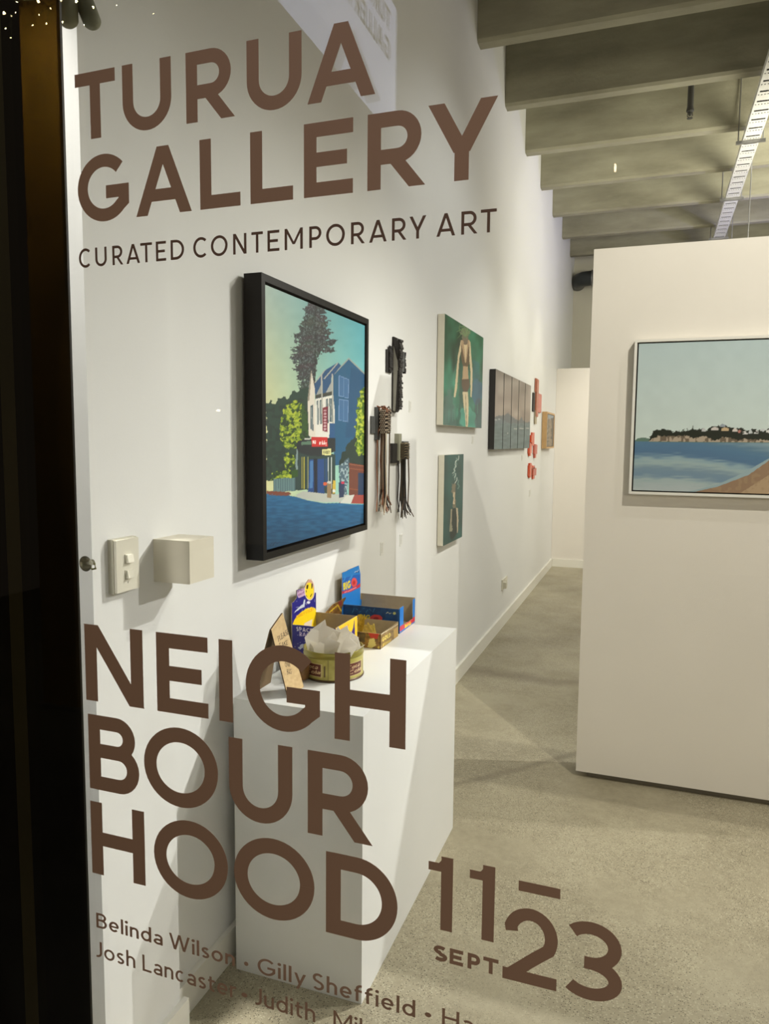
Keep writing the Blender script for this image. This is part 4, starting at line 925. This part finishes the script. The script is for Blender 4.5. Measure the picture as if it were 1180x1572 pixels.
def k_gflap(A): return inpoly(A.X, A.Y, [k4(300, 900), k4(306, 440), k4(380, 360), k4(500, 295), k4(470, 350), k4(440, 470), k4(440, 900)]) | (A.v < .3)
card_panel(gb, 'header_card', (gx0+.0008, gy0+.002, zb), (0, .215, 0), (0, 0, .165), 60, 60, p_gflap, t=.0015, keep=k_gflap)
# gold-wrapped sweets in that box
M_gold = mat('gold_foil', (206, 172, 50), .3, metal=.3, noise=.35, nscale=60, bump=.5, bscale=120)
M_gold2 = mat('yellow_wrapper', (226, 206, 120), .35, noise=.3, nscale=80, bump=.4)
for i, (px, w_, h_, ang, mm) in enumerate([((552, 958), .03, .075, .25, M_gold), ((562, 966), .04, .05, 1.0, M_gold2), ((570, 968), .05, .035, 1.35, M_gold2), ((546, 968), .04, .04, .6, M_gold)]):
    p = on(px[0], px[1], 1, 2.40+.028*i); bm = bmesh.new(); r = random.Random(i)
    bmesh.ops.create_grid(bm, x_segments=6, y_segments=8, size=.5)
    for v in bm.verts:
        x, y = v.co.x, v.co.y; v.co = Vector((x*w_*(1.15 if abs(y) > .4 else 1-.4*(abs(y) > .3)), (r.random()-.5)*.003+.008*(1-4*x*x)*(1-4*y*y), y*h_))
    bmesh.ops.solidify(bm, geom=bm.faces[:], thickness=.006)
    bmesh.ops.rotate(bm, verts=bm.verts, cent=(0, 0, 0), matrix=Matrix.Rotation(ang, 3, 'Y')); bmesh.ops.translate(bm, verts=bm.verts, vec=Vector((p[0], p[1], max(p[2]-.006, PZ+.035))))
    o = obj('wrapped_sweet', bm, mm, None, smooth=False)
    tag(o, ['upright gold-wrapped sweet in the gold box, nearest the tin', 'gold-wrapped sweet leaning over beside the upright one', 'pale yellow-wrapped sweet lying flattest in the gold box', 'low gold-wrapped sweet at left inside the gold box'][i], 'sweet', 'wrapped sweets in the gold box')
# --- round tin with paper bags
TC = Vector((-.906, 2.066, PZ)); TR = .0925
tin = empty('round_tin', tuple(TC), 'round yellow-green cola tin holding white paper bags', 'tin')
def tin_wall():
    n, h = 240, 60; me_v = []; cols = []; P = []
    for j in range(h+1):
        z = PZ+.006+.066*j/h; v = j/h
        for i in range(n):
            a = 2*math.pi*i/n; P.append((TC.x+TR*math.cos(a), TC.y+TR*math.sin(a), z))
    P = np.array(P).reshape(h+1, n, 3); ang = np.tile(np.degrees(2*np.pi*np.arange(n)/n), (h+1, 1)); v = np.tile(np.linspace(0, 1, h+1)[:, None], (1, n))
    C = np.ones((h+1, n, 3))*np.array((176, 166, 84)); C[:] += (vnoise(ang*.5, v*20, 3, 2)[..., None]-.5)*26
    class Q(Art): 
        def __init__(s): pass
    q = Q(); q.C = C
    for c0, wd_ in ((-112, 44), (-22, 44), (68, 44), (158, 44)):
        da = (ang-c0+180) % 360-180; q.X = da*TR*math.pi/180; q.Y = v*.066
        b = wd_/2*TR*math.pi/180
        near = abs(da) < 80
        X0 = q.X; q.X = np.where(near, q.X, 99.)
        q.poly([(-b-.003, .008), (b+.003, .008), (b+.003, .05), (-b-.003, .05)], (206, 190, 130)); q.poly([(-b, .010), (b, .010), (b, .048), (-b, .048)], (96, 38, 26))
        q.text('Coca', (-b*.85, .030), (b*1.5, .003), (.003, .012), (214, 186, 140), .15, .06); q.text('Cola', (-b*.7, .015), (b*1.6, .003), (.003, .012), (214, 186, 140), .15, .06)
        q.poly([(b+.008, .010), (b+.014, .010), (b+.014, .030), (b+.012, .046), (b+.010, .046), (b+.008, .030)], (90, 70, 40))
        q.poly([(b+.020, 0), (b+.0225, 0), (b+.0225, .066), (b+.020, .066)], (90, 84, 40), .6)
    V = P.reshape(-1, 3); F = [(j*n+i, j*n+(i+1) % n, (j+1)*n+(i+1) % n, (j+1)*n+i) for j in range(h) for i in range(n)]
    me = bpy.data.meshes.new('printed_wall'); me.from_pydata(V.tolist(), [], F)
    at = me.color_attributes.new('Paint', 'FLOAT_COLOR', 'POINT'); c = np.clip(q.C.reshape(-1, 3), 0, 255)/255; c = ((c+.055)/1.055)**2.4
    at.data.foreach_set('color', np.concatenate([c, np.ones((len(c), 1))], 1).astype(np.float32).ravel())
    for p in me.polygons: p.use_smooth = True
    return link('printed_wall', me, tin, art_mat('printed_tin', .35, .05))
tin_wall()
M_tin = mat('tin_olive_metal', (150, 140, 62), .32, metal=.35, noise=.08); M_tind = mat('tin_dark_rim', (84, 62, 36), .35, metal=.3)
bm = bmesh.new(); lathe(bm, [(TR-.002, .0), (TR+.002, .001), (TR+.003, .004), (TR+.0005, .007), (TR-.004, .007), (TR-.004, .003)], TC, 64); obj('base_rim', bm, M_tind, tin, smooth=True)
bm = bmesh.new(); lathe(bm, [(TR+.0005, .069), (TR+.002, .0715), (TR+.0005, .074), (TR+.0005, .086), (TR+.002, .0885), (TR-.001, .0895), (TR-.003, .087), (TR-.004, .008)], TC, 64); obj('rim', bm, M_tin, tin, smooth=True)
M_paper = mat('white_greaseproof_paper', (250, 246, 238), .6, noise=.02, nscale=20, bump=.25, bscale=60)
_nt = M_paper.node_tree; _t = _nt.nodes.new('ShaderNodeBsdfTranslucent'); _t.inputs[0].default_value = (.95, .92, .86, 1); _m = _nt.nodes.new('ShaderNodeMixShader'); _m.inputs[0].default_value = .5
_nt.links.new(_nt.nodes['Principled BSDF'].outputs[0], _m.inputs[1]); _nt.links.new(_t.outputs[0], _m.inputs[2]); _nt.links.new(_m.outputs[0], _nt.nodes['Material Output'].inputs[0])
paper_labels = ['tallest pointed white paper bag at the front left of the tin', 'white paper bag with a sharp peak at back of tin', 'white paper bag folded over the right rim of tin', 'crumpled white paper bag hanging over the left rim', 'flat white paper bag fanned behind the others', 'small white paper bag tucked at front centre', 'white paper bag with bent corner beside the right peak', 'white paper bag leaning left toward the cardboard sign', 'pinkish-shaded white paper bag at the far right of tin', 'white paper bag upright in the middle of the tin']
# (px of tip, px half width, lean)
tips = [((499, 951), -.05, -.02, .055, .3), ((533, 960), .035, .0, .05, -.2), ((549, 978), .055, .0, .045, -.4), ((477, 983), -.075, -.03, .045, .5), ((519, 962), .0, .04, .06, .1), ((505, 975), -.01, -.06, .042, .4), ((540, 969), .03, -.045, .045, -.3), ((486, 968), -.06, .02, .05, .7), ((560, 990), .072, .01, .035, -.6), ((512, 970), .01, -.02, .05, 0)]
for i, (px, dx, dy, hw, tw) in enumerate(tips):
    p = on(px[0], px[1], 1, TC.y+dy); r = random.Random(i*7+1); zt = p[2]; bx_, by_ = TC.x+dx*.72, TC.y+dy*.8; tx = p[0]
    bm = bmesh.new(); z0 = PZ+.012; c, sn = math.cos(tw), math.sin(tw)
    def pt_(sd, f, out):
        cx = bx_+(tx-bx_)*f; cyy = by_+(TC.y+dy-by_)*f
        x, y = cx+sd*c-out*sn*-1*0, cyy+sd*sn-out
        q = Vector((x-TC.x, y-TC.y)); z = z0+(zt-z0)*f
        if z < PZ+.095 and q.length > TR-.010: q = q.normalized()*(TR-.010)
        return Vector((TC.x+q.x, TC.y+q.y, z))
    k1_, k2_ = r.uniform(-.3, .3), r.uniform(.62, .78)
    ring = [(-hw*.5, 0, 0), (0, 0, .006), (hw*.5, 0, 0), (hw*(1.0+k1_*.4), k2_, -.002), (hw*(.35+k1_), k2_+.13, .004), (0, 1, 0), (-hw*(.45-k1_), k2_+.06, .003), (-hw*(1.0-k1_*.4), k2_-.12, -.002)]
    vf = [bm.verts.new(pt_(*q)) for q in ring]; mid = bm.verts.new(pt_(hw*k1_*.7, .55, .016)); mid2 = bm.verts.new(pt_(hw*k1_*.4-hw*.15, .8, .010))
    for a_, b_ in ((0, 1), (1, 2), (2, 3), (7, 0)): bm.faces.new((vf[a_], vf[b_], mid))
    bm.faces.new((vf[3], vf[4], mid2)); bm.faces.new((vf[3], mid2, mid)); bm.faces.new((vf[4], vf[5], mid2)); bm.faces.new((vf[5], vf[6], mid2)); bm.faces.new((vf[6], vf[7], mid2)); bm.faces.new((vf[7], mid, mid2))
    bmesh.ops.recalc_face_normals(bm, faces=bm.faces)
    bmesh.ops.solidify(bm, geom=bm.faces[:], thickness=.0012)
    tag(obj('paper_bag', bm, M_paper), paper_labels[i], 'paper bag', 'white paper bags in the round tin')
# --- cardboard tent sign
ts = empty('tent_sign', (-.99, 1.90, PZ), 'folded brown cardboard tent sign with black handwriting, nearest the window', 'sign')
RX, RZ0, RZ1 = -.988, 1.008, 1.040; Y0, Y1 = 1.815, 1.885; BX, LX = -.935, -1.045
def p_sign(A):
    A.fill((196, 168, 122)); A.C[:] += (vnoise(A.X, A.Y, 3, 3)[..., None]-.5)*18; k8 = crop(390, 920, 9.245); c = (60, 46, 30)
    A.text('PLEASE', k8(345, 600), (16, -12), (-1.6, -8), c, .15, .1); A.text('TAKE', k8(360, 690), (13, -5), (-1.2, -7), c, .15, .1)
    A.text('ONE', k8(440, 960), (8, -1), (-.8, -7), c, .15, .1); A.text('BAG', k8(470, 1070), (7, -1), (-.8, -8), c, .15, .1)
def sheet(name, a, b, c_, d_, paint, t=.0035):
    """quad a(lower near) b(lower far) c(upper far) d(upper near) as painted grid"""
    A = Art(a, tuple(np.array(b)-np.array(a)), tuple(np.array(d_)-np.array(a)), 50, 120)
    u, v = A.u[..., None], A.v[..., None]; a, b, c_, d_ = map(np.array, (a, b, c_, d_))
    A.P = a*(1-u)*(1-v)+b*u*(1-v)+c_*u*v+d_*(1-u)*v; A.X, A.Y = proj(A.P); paint(A)
    return A.mesh(name, ts, t=t, mats=[art_mat('kraft_card', .75, .05), mat('dark_card_edge', (70, 52, 34), .8)])
sheet('right_leaf', (BX, Y0, PZ+.001), (BX, Y1+.03, PZ+.001), (RX, Y1, RZ1), (RX, Y0, RZ0), p_sign)
bm = bmesh.new(); slab(bm, [(LX, Y0, PZ+.001), (RX-.002, Y0, RZ0-.002), (RX-.002, Y1, RZ1-.002), (LX, Y1+.03, PZ+.001)], (-.9, 0, .3), .0035); obj('left_leaf', bm, mat('kraft_back', (120, 98, 68), .8, noise=.06), ts)
# round brown wooden disc behind the sign
bm = bmesh.new(); pdisc = Vector((-.962, 1.975, PZ))
lathe(bm, [(.0, -.012), (.026, -.012), (.032, -.008), (.034, 0), (.032, .008), (.026, .012), (.0, .012)], pdisc+Vector((0, 0, .0345)), 28, 'X')
bmesh.ops.remove_doubles(bm, verts=bm.verts, dist=.0001)
tag(obj('wooden_disc', bm, mat('brown_streaked_wood', (132, 94, 48), .45, noise=.4, nscale=30), None, smooth=True), 'round brown wooden disc standing between the cardboard sign and the tin', 'ornament')

# ================================================================== SERVICES UNDER THE CEILING
ct = empty('cable_tray', (.635, 6.5, 3.85), 'long perforated galvanised cable tray hung under the concrete beams', 'cable tray')
TX0, TX1, TZ = .577, .695, 3.9; TY0, TY1 = 4.0, 9.9
bm = bmesh.new()
def q_(x0, x1, y0, y1, z=TZ): box(bm, x0, x1, y0, y1, z, z+.0015)
pitch = .155; y = TY0; wT = TX1-TX0
while y < TY1:
    q_(TX0, TX1, y, y+.03); q_(TX0, TX0+.012, y+.03, y+.055); q_(TX1-.012, TX1, y+.03, y+.055)   # slot
    q_(TX0, TX1, y+.055, y+.085)
    n = 6; hw = .0085; x = TX0
    for i in range(n):
        c = TX0+wT*(i+.5)/n; q_(x, c-hw/2, y+.085, y+.10); x = c+hw/2
    q_(x, TX1, y+.085, y+.10); q_(TX0, TX1, y+.10, y+pitch-.03+.03)
    y += pitch
for x in (TX0-.0016, TX1+.0001): box(bm, x, x+.0015, TY0, y, TZ, TZ+.045)
o = obj('perforated_tray', bm, M_galv, ct)
for i in range(7):
    xx = TX0+.010+i*.0162; bm = bmesh.new(); tube(bm, [(xx+(.002 if (i+k) % 2 else -.001), TY0+.1+k*.58, TZ+.0105) for k in range(11)], .0083, 7); obj('cable', bm, mat('black_cable', (14, 14, 15), .5), ct)  # cables added to darken the tray slots from behind
for yy in (4.75, 6.6, 8.05, 9.5):
    obj('hanger_bar', nb(TX0-.05, TX1+.04, yy-.012, yy+.012, TZ-.024, TZ-.0025), M_steel, ct)
    for xx in (TX0-.035, TX1+.02):
        bm = bmesh.new(); tube(bm, [(xx, yy, TZ-.02), (xx, yy, 4.75)], .005, 8); obj('threaded_rod', bm, M_steel, ct)
for (xx, yy, z0, z1, lab) in ((.716, 7.3, 2.2, 4.74, 'thin steel suspension wire dropping right of the cable tray to partition height'), (.725, 9.0, 2.3, 4.745, 'thin steel suspension wire dropping from the far end of cable tray')):
    bm = bmesh.new(); tube(bm, [(xx, yy, z0), (xx, yy, z1)], .005, 6); tube(bm, [(xx, yy, z0), (xx, yy, z0+.04)], .009, 8); tag(obj('suspension_wire', bm, M_steel), lab, 'wire')
M_pipe = mat('dark_sprinkler_pipe', (66, 66, 60), .65, metal=.2)
for (xx, yy, zt, zb_, s, lab) in ((.163, 5.93, 4.745, 3.855, 1.0, 'dark sprinkler drop pipe below second visible beam'), (.182, 9.62, 4.745, 4.17, 1.0, 'right one of two sprinkler drops beyond the far beams'), (.085, 9.62, 4.745, 4.21, .9, 'left one of two sprinkler drops beyond the far beams')):
    sp_ = empty('sprinkler_drop', (xx, yy, zb_), lab, 'sprinkler', 'sprinkler drops from the ceiling')
    bm = bmesh.new(); tube(bm, [(xx, yy, zt), (xx, yy, zb_+.075)], .021*s, 12); obj('pipe', bm, M_pipe, sp_)
    bm = bmesh.new(); lathe(bm, [(.016*s, .045), (.026*s, .05), (.026*s, .06), (.022*s, .078), (.018*s, .08)], (xx, yy, zb_), 12); obj('coupling', bm, M_pipe, sp_)
    bm = bmesh.new(); lathe(bm, [(.008, .02), (.012, .03), (.012, .046)], (xx, yy, zb_), 10); tube(bm, [(xx-.014, yy, zb_+.045), (xx-.018, yy, zb_+.02), (xx, yy, zb_+.004), (xx+.018, yy, zb_+.02), (xx+.014, yy, zb_+.045)], .003, 6); lathe(bm, [(.0, .0), (.02, .001), (.02, .004), (.0, .004)], (xx, yy, zb_), 10); obj('nozzle', bm, M_pipe, sp_)
du = empty('ventilation_duct', (-.6, 10.6, 3.75), 'dark lagged duct with a rounded end high on the back wall', 'duct')
dz = on(890, 428, 1, 10.6)[2]; dx0 = on(881, 428, 1, 10.6)[0]
bm = bmesh.new(); tube(bm, [(dx0+.02, 10.94, dz), (dx0+.05, 10.72, dz), (dx0+.12, 10.63, dz), (dx0+.24, 10.6, dz), (dx0+.4, 10.6, dz), (3.0, 10.6, dz)], .098, 20); obj('duct_body', bm, M_duct, du, smooth=True)
for x in (dx0+.24, dx0+.3, dx0+1.2): bm = bmesh.new(); lathe(bm, [(.1, -.01), (.108, -.008), (.108, .008), (.1, .01)], (x, 10.6, dz), 20, 'X'); obj('joint_band', bm, M_steel, du)
# spotlight head hanging inside the window at top left
sl = empty('spotlight', (-.80, 1.02, 2.2), 'grey twin spotlight head hanging inside the window at upper left', 'spotlight')
M_sl = mat('grey_lamp_body', (120, 120, 98), .75)
def capsule(bm, a, b, r, n=20):
    a, b = Vector(a), Vector(b); t = (b-a).normalized(); pts = []; 
    rad = [.05, .5, .8, .95, 1, 1, 1, .95, .8, .5, .05]; pos = [-r*.98, -r*.86, -r*.6, -r*.3, 0, None, None, r*.3, r*.6, r*.86, r*.98]
    u = t.cross(Vector((0, 1, 0))).normalized(); w_ = t.cross(u); rings = []
    for i, (q, s) in enumerate(zip(rad, pos)):
        c = a+t*s if i < 5 else (a.lerp(b, .5) if s is None else b+t*s)
        rings.append([bm.verts.new(c+r*q*(u*math.cos(2*math.pi*k/n)+w_*math.sin(2*math.pi*k/n))) for k in range(n)])
    for A_, B_ in zip(rings, rings[1:]):
        for k in range(n): bm.faces.new((A_[k], A_[(k+1) % n], B_[(k+1) % n], B_[k]))
    bm.faces.new(rings[0]); bm.faces.new(rings[-1])
def pp(u, v, y): return tuple(on(u, v, 1, y))
bm = bmesh.new(); capsule(bm, pp(100, -30, 1.02), pp(104, 26, 1.02), .017); obj('lamp_head', bm, M_sl, sl, smooth=True)
bm = bmesh.new(); capsule(bm, pp(118, -25, 1.06), pp(140, 30, 1.04), .0155); obj('lamp_head', bm, M_sl, sl, smooth=True)
bm = bmesh.new(); tube(bm, [pp(108, -26, 1.04), (pp(108, -26, 1.04)[0], 1.04, 4.74)], .007, 8); obj('stem', bm, M_sl, sl)
# suction hook on the inside of the glass
M_clear = mat('clear_suction_plastic', (190, 188, 172), .1); M_clear.node_tree.nodes['Principled BSDF'].inputs['Transmission Weight'].default_value = .8
cp = Vector(on(133, 865, 1, GY+.012)); su = empty('suction_hook', tuple(cp), 'clear suction cup hook stuck on the glass left of the light switch', 'hook')
bm = bmesh.new(); lathe(bm, [(.0115, -.0025), (.0105, -.001), (.006, .003), (.004, .008), (.0045, .012), (.0, .013)], cp, 24, 'Y'); obj('suction_cup', bm, M_clear, su, smooth=True)
bm = bmesh.new(); tube(bm, [cp+Vector((0, .010, .004)), cp+Vector((.004, .012, -.002)), cp+Vector((.002, .016, -.010)), cp+Vector((-.006, .018, -.012)), cp+Vector((-.009, .016, -.006))], .0016, 6); obj('hook', bm, mat('olive_hook_plastic', (120, 118, 70), .35), su)

# ================================================================== WINDOW LETTERING (vinyl on the outer face)
TY = GY-.0006
def X_of(px, py): return float(on(px, py, 1, GY)[0])
def headline(name, label, rows, wt, mtl=M_vinyl):
    xs = [X_of(l[1], l[3]) for r in rows for l in r[2]]
    root = empty(name, (min(xs), TY, min(r[0] for r in rows)), label, 'lettering', 'brown vinyl lettering on the window')
    for zb_, zt_, letters in rows:
        H = zt_-zb_
        for ch, l, r, y in letters:
            x0 = X_of(l, y); x1 = X_of(r, y)
            flat_letter(glyph(ch, x1-x0, H, wt), (x0, TY, zb_), (1, 0, 0), (0, 0, 1), (0, -1, 0), .0003, 'letter', mtl, root)
    return root
headline('window_lettering', 'largest brown window lettering reading TURUA GALLERY', [
    (1.945, 2.0315, [('T', 115, 176.5, 115), ('U', 188.5, 263.3, 145), ('R', 286, 360.3, 140), ('U', 379, 463.2, 110), ('A', 471.8, 576.4, 153)]),
    (1.836, 1.9225, [('G', 120.3, 198.5, 295), ('A', 209.5, 295.3, 330), ('L', 308, 369.5, 318), ('L', 385, 450.1, 308), ('E', 466.8, 542, 250), ('R', 564, 652.2, 286), ('Y', 657.6, 764.7, 154)])], .0168)
cc = [('C', 122, 140.7), ('U', 147, 164.4), ('R', 173.2, 189.5), ('A', 194.5, 215.3), ('T', 216.3, 233.9), ('E', 240, 255.3), ('D', 262.7, 283), ('C', 297.3, 319.3), ('O', 324.4, 349.8), ('N', 358.3, 378.6), ('T', 386.4, 403.8), ('E', 411, 429), ('M', 437.3, 465), ('P', 475, 493.5), ('O', 501, 529.5), ('R', 539, 560.2), ('A', 566.8, 593.8), ('R', 601.7, 624), ('Y', 628.4, 654), ('A', 670, 698.8), ('R', 708, 733), ('T', 737.7, 761.9)]
M_vin2 = mat('dark_brown_window_vinyl', (100, 78, 64), .55, noise=.03, nscale=6)
headline('window_lettering', 'thin brown window line reading CURATED CONTEMPORARY ART', [(1.776, 1.8015, [(c, l, r, 400-(l-122)*.085) for c, l, r in cc])], .0034, M_vin2)
headline('window_lettering', 'big brown window lettering reading NEIGHBOURHOOD on three lines', [
    (1.1555, 1.270, [('N', 131.5, 219.8, 1020), ('E', 241, 319.5, 1035), ('I', 336.6, 360, 1043), ('G', 377.7, 491.4, 1060), ('H', 513.9, 623.2, 1072)]),
    (1.020, 1.1345, [('B', 137.3, 213.6, 1160), ('O', 222, 334.9, 1178), ('U', 351.9, 449, 1180), ('R', 472.7, 571.6, 1297)]),
    (.8865, 1.000, [('H', 141, 222.5, 1293), ('O', 237.3, 350, 1318), ('O', 359.9, 482.9, 1350), ('D', 500.6, 610.4, 1380)])], .0213)
headline('window_lettering', 'brown window date figures reading 11 and 23 with a dash', [
    (.928, 1.025, [('1', 657.2, 694.8, 1375), ('1', 720.2, 759, 1388)]), (.885, .982, [('2', 771.8, 855.4, 1465), ('3', 863.3, 955.8, 1485)]), (1.002, 1.0147, [('-', 796, 860, 1366)])], .0152)
# dash as a plain bar: rebuild at full height
dash = [o for o in bpy.data.objects if o.name.startswith('letter')][-1]
xa, xb = X_of(796, 1360), X_of(860, 1372); me = dash.data; pr = dash.parent
bpy.data.objects.remove(dash)
flat_letter(rect(0, 0, xb-xa, .0127), (xa, TY, 1.002), (1, 0, 0), (0, 0, 1), (0, -1, 0), .0003, 'dash', M_vinyl, pr)
headline('window_lettering', 'small bold brown window word SEPT below the first date figures', [(.886, .9065, [('S', 665.2, 686.7, 1463), ('E', 690.3, 711, 1467), ('P', 717.8, 737, 1475), ('T', 741.6, 765, 1482)])], .0048)
def textline(root, text, x0, x1, zb_, H, wt, mtl):
    lay, tot = layout(text, H, wt, .13); s = (x1-x0)/tot
    for ch, x, wd in lay:
        o = flat_letter([[(a*s, b) for a, b in p] for p in glyph(ch, wd, H, wt)], (x0+x*s, TY, zb_), (1, 0, 0), (0, 0, 1), (0, -1, 0), .0003, 'letter', mtl, root)
rt = empty('window_lettering', (-.764, TY, .75), 'two bottom lines of small brown artist names along the lower window', 'lettering', 'brown vinyl lettering on the window')
H = .0235; wt = .0030
textline(rt, 'Belinda', X_of(148.4, 1412), X_of(250, 1440), .8, H, wt, M_vinyl)
textline(rt, 'Wilson', X_of(260.1, 1440), X_of(360.5, 1470), .8, H, wt, M_vinyl)
textline(rt, '•', X_of(375, 1490), X_of(381.5, 1490), .8, H, wt, M_vinyl)
textline(rt, 'Gilly', X_of(395.9, 1490), X_of(470, 1500), .8, H, wt, M_vinyl)
textline(rt, 'Sheffield', X_of(479.8, 1505), X_of(637.5, 1555), .8, H, wt, M_vinyl)
textline(rt, '•', X_of(652, 1560), X_of(662, 1560), .8, H, wt, M_vinyl)
textline(rt, 'Ha', X_of(678.6, 1560), X_of(727, 1575), .8, H, wt, M_vinyl)
textline(rt, 'Josh', X_of(146.6, 1460), X_of(208, 1475), .7515, .0255, wt, M_vinyl)
textline(rt, 'Lancaster', X_of(219.3, 1480), X_of(362, 1525), .7515, .0255, wt, M_vinyl)
textline(rt, '•', X_of(371, 1530), X_of(380, 1530), .7515, .0255, wt, M_vinyl)
textline(rt, 'Judith', X_of(390.3, 1530), X_of(484, 1560), .7515, .0255, wt, M_vinyl)
textline(rt, 'Mil', X_of(512, 1570), X_of(556, 1580), .7515, .0255, wt, M_vinyl)

# ================================================================== STREET SIDE (seen only as reflections in the glass)
def mirror(px, dist):
    """place in the street whose reflection in the pane the photograph shows at px, at virtual depth Y=dist"""
    p = on(px[0], px[1], 1, dist); return Vector((p[0], 2*GY-p[1], p[2]))
bulbs = [(26, 3, 1), (59, 2, 1.8), (77, 13, 1), (6, 20, 2.0), (24, 19, 1), (18, 25, 1), (60, 23, 1), (71, 36, 1.1), (50, 39, 1.1), (9, 44, .8), (17, 58, .9), (94, 1, 1), (117, 2, 1.8), (143, 11, 1.5), (96, 34, 1.3), (129, 38, .8), (179, 8, .8), (218, 11, .7), (235, 21, .7)]
fl_ = empty('fairy_lights', tuple(mirror((80, -40), 3.6)), 'string of small warm fairy lights outside, reflected at top left of glass', 'lights')
M_bulb = mat('fairy_bulb', (255, 220, 150), .5, emit=110, emitc=(255, 226, 160))
wire = []
for i, (x, y, s) in enumerate(bulbs):
    p = mirror((x, y), 3.0+.07*(i % 3)); bm = bmesh.new(); bmesh.ops.create_icosphere(bm, subdivisions=1, radius=.0040*s); bmesh.ops.translate(bm, verts=bm.verts, vec=p); obj('bulb', bm, M_bulb, fl_); wire.append(p)
wire.sort(key=lambda p: p.x)
bm = bmesh.new(); tube(bm, [p+Vector((0, 0, .006)) for p in wire], .0012, 5); obj('wire', bm, mat('fairy_wire', (30, 40, 26), .6), fl_)
for px_, sz_, lb_ in (((334, 630), (.011, .008), 'tiny distant street lamp mirrored on the wall left of the framed painting'), ((944, 257), (.008, .024), 'short bright distant tube lamp mirrored on the fourth concrete beam')):
    p = mirror(px_, 5.0); bm = bmesh.new(); lathe(bm, [(.0, -sz_[1]), (sz_[0]*.8, -sz_[1]*.9), (sz_[0], 0), (sz_[0]*.8, sz_[1]*.9), (.0, sz_[1])], p, 12); bmesh.ops.remove_doubles(bm, verts=bm.verts, dist=.0001)
    tag(obj('distant_lamp', bm, mat('distant_lamp_glow', (255, 236, 200), .5, emit=22)), lb_, 'lamp')
# hanging light-box sign with the gallery's name
X0 = float(on(607, 60, 1, 2.7)[0]); zT = float(on(607, 12, 1, 2.7)[2]); zB = float(on(607, 172, 1, 2.7)[2])
yA = 2*GY-2.7
sg = empty('hanging_sign', (X0-.04, yA+.45, zB), 'white light-box shop sign hanging in the street, mirrored in the glass', 'sign')
obj('light_box', nb(X0-.08, X0, yA, yA+.95, zB, zT), mat('lit_sign_acrylic', (214, 218, 240), .4, emit=3.2, emitc=(206, 212, 245)), sg)
def signline(txt, zb_, H, y0):
    lay, tot = layout(txt, H, H*.17, .13)
    for ch, x, wd in lay: flat_letter(glyph(ch, wd, H, H*.17), (X0+.0005, y0+x, zb_), (0, 1, 0), (0, 0, 1), (1, 0, 0), .001, 'letter', mat('sign_brown_letters', (44, 34, 30), .6), sg)
hS = zT-zB
signline('TURUA', zB+hS*.68, hS*.20, yA+.07); signline('GALLERY', zB+hS*.40, hS*.20, yA+.07)
tp = mirror((60, 200), 3.3)
vp = empty('reflection_post', (tp.x, tp.y-.15, 0), 'brown post added outside to give the brown reflection at upper left', 'post')  # added post, placed for its brown reflection in the glass
vp['category'] = 'post'
x0_ = mirror((36, 200), 3.3).x; x1_ = mirror((92, 200), 3.3).x
obj('shaft', nb(x0_, x1_, tp.y-.2, tp.y, -.03, 5.2), mat('reflection_post_brown', (150, 118, 52), .5, noise=.2, nscale=2), vp)
obj('foot_plate', nb(x0_-.03, x1_+.03, tp.y-.23, tp.y+.03, -.03, -.01), M_steel, vp)
sp2 = spot((tp.x+.25, tp.y+.6, 3.9), (tp.x, tp.y, 3.2), 170, 100, 1, .05, (1, .8, .35))  # added lamp that brightens the post for its reflection
# soft street light that shows the vinyl letters
area((2.4, -1.2, 2.6), (-.4, .85, 1.4), 56, 1.2, 1.0, (1, .88, .74))
spot((-1.15, .96, 3.6), (-1.15, 1.205, 1.3), 620, 15, .6, .03, (1, .97, .92))  # narrow spot added to light only the pier's end face
area((1.7, 6.0, 3.0), (.0, 9.4, 4.2), 84, .8, .8, (1, .95, .80))  # fill added to brighten the far beams from below
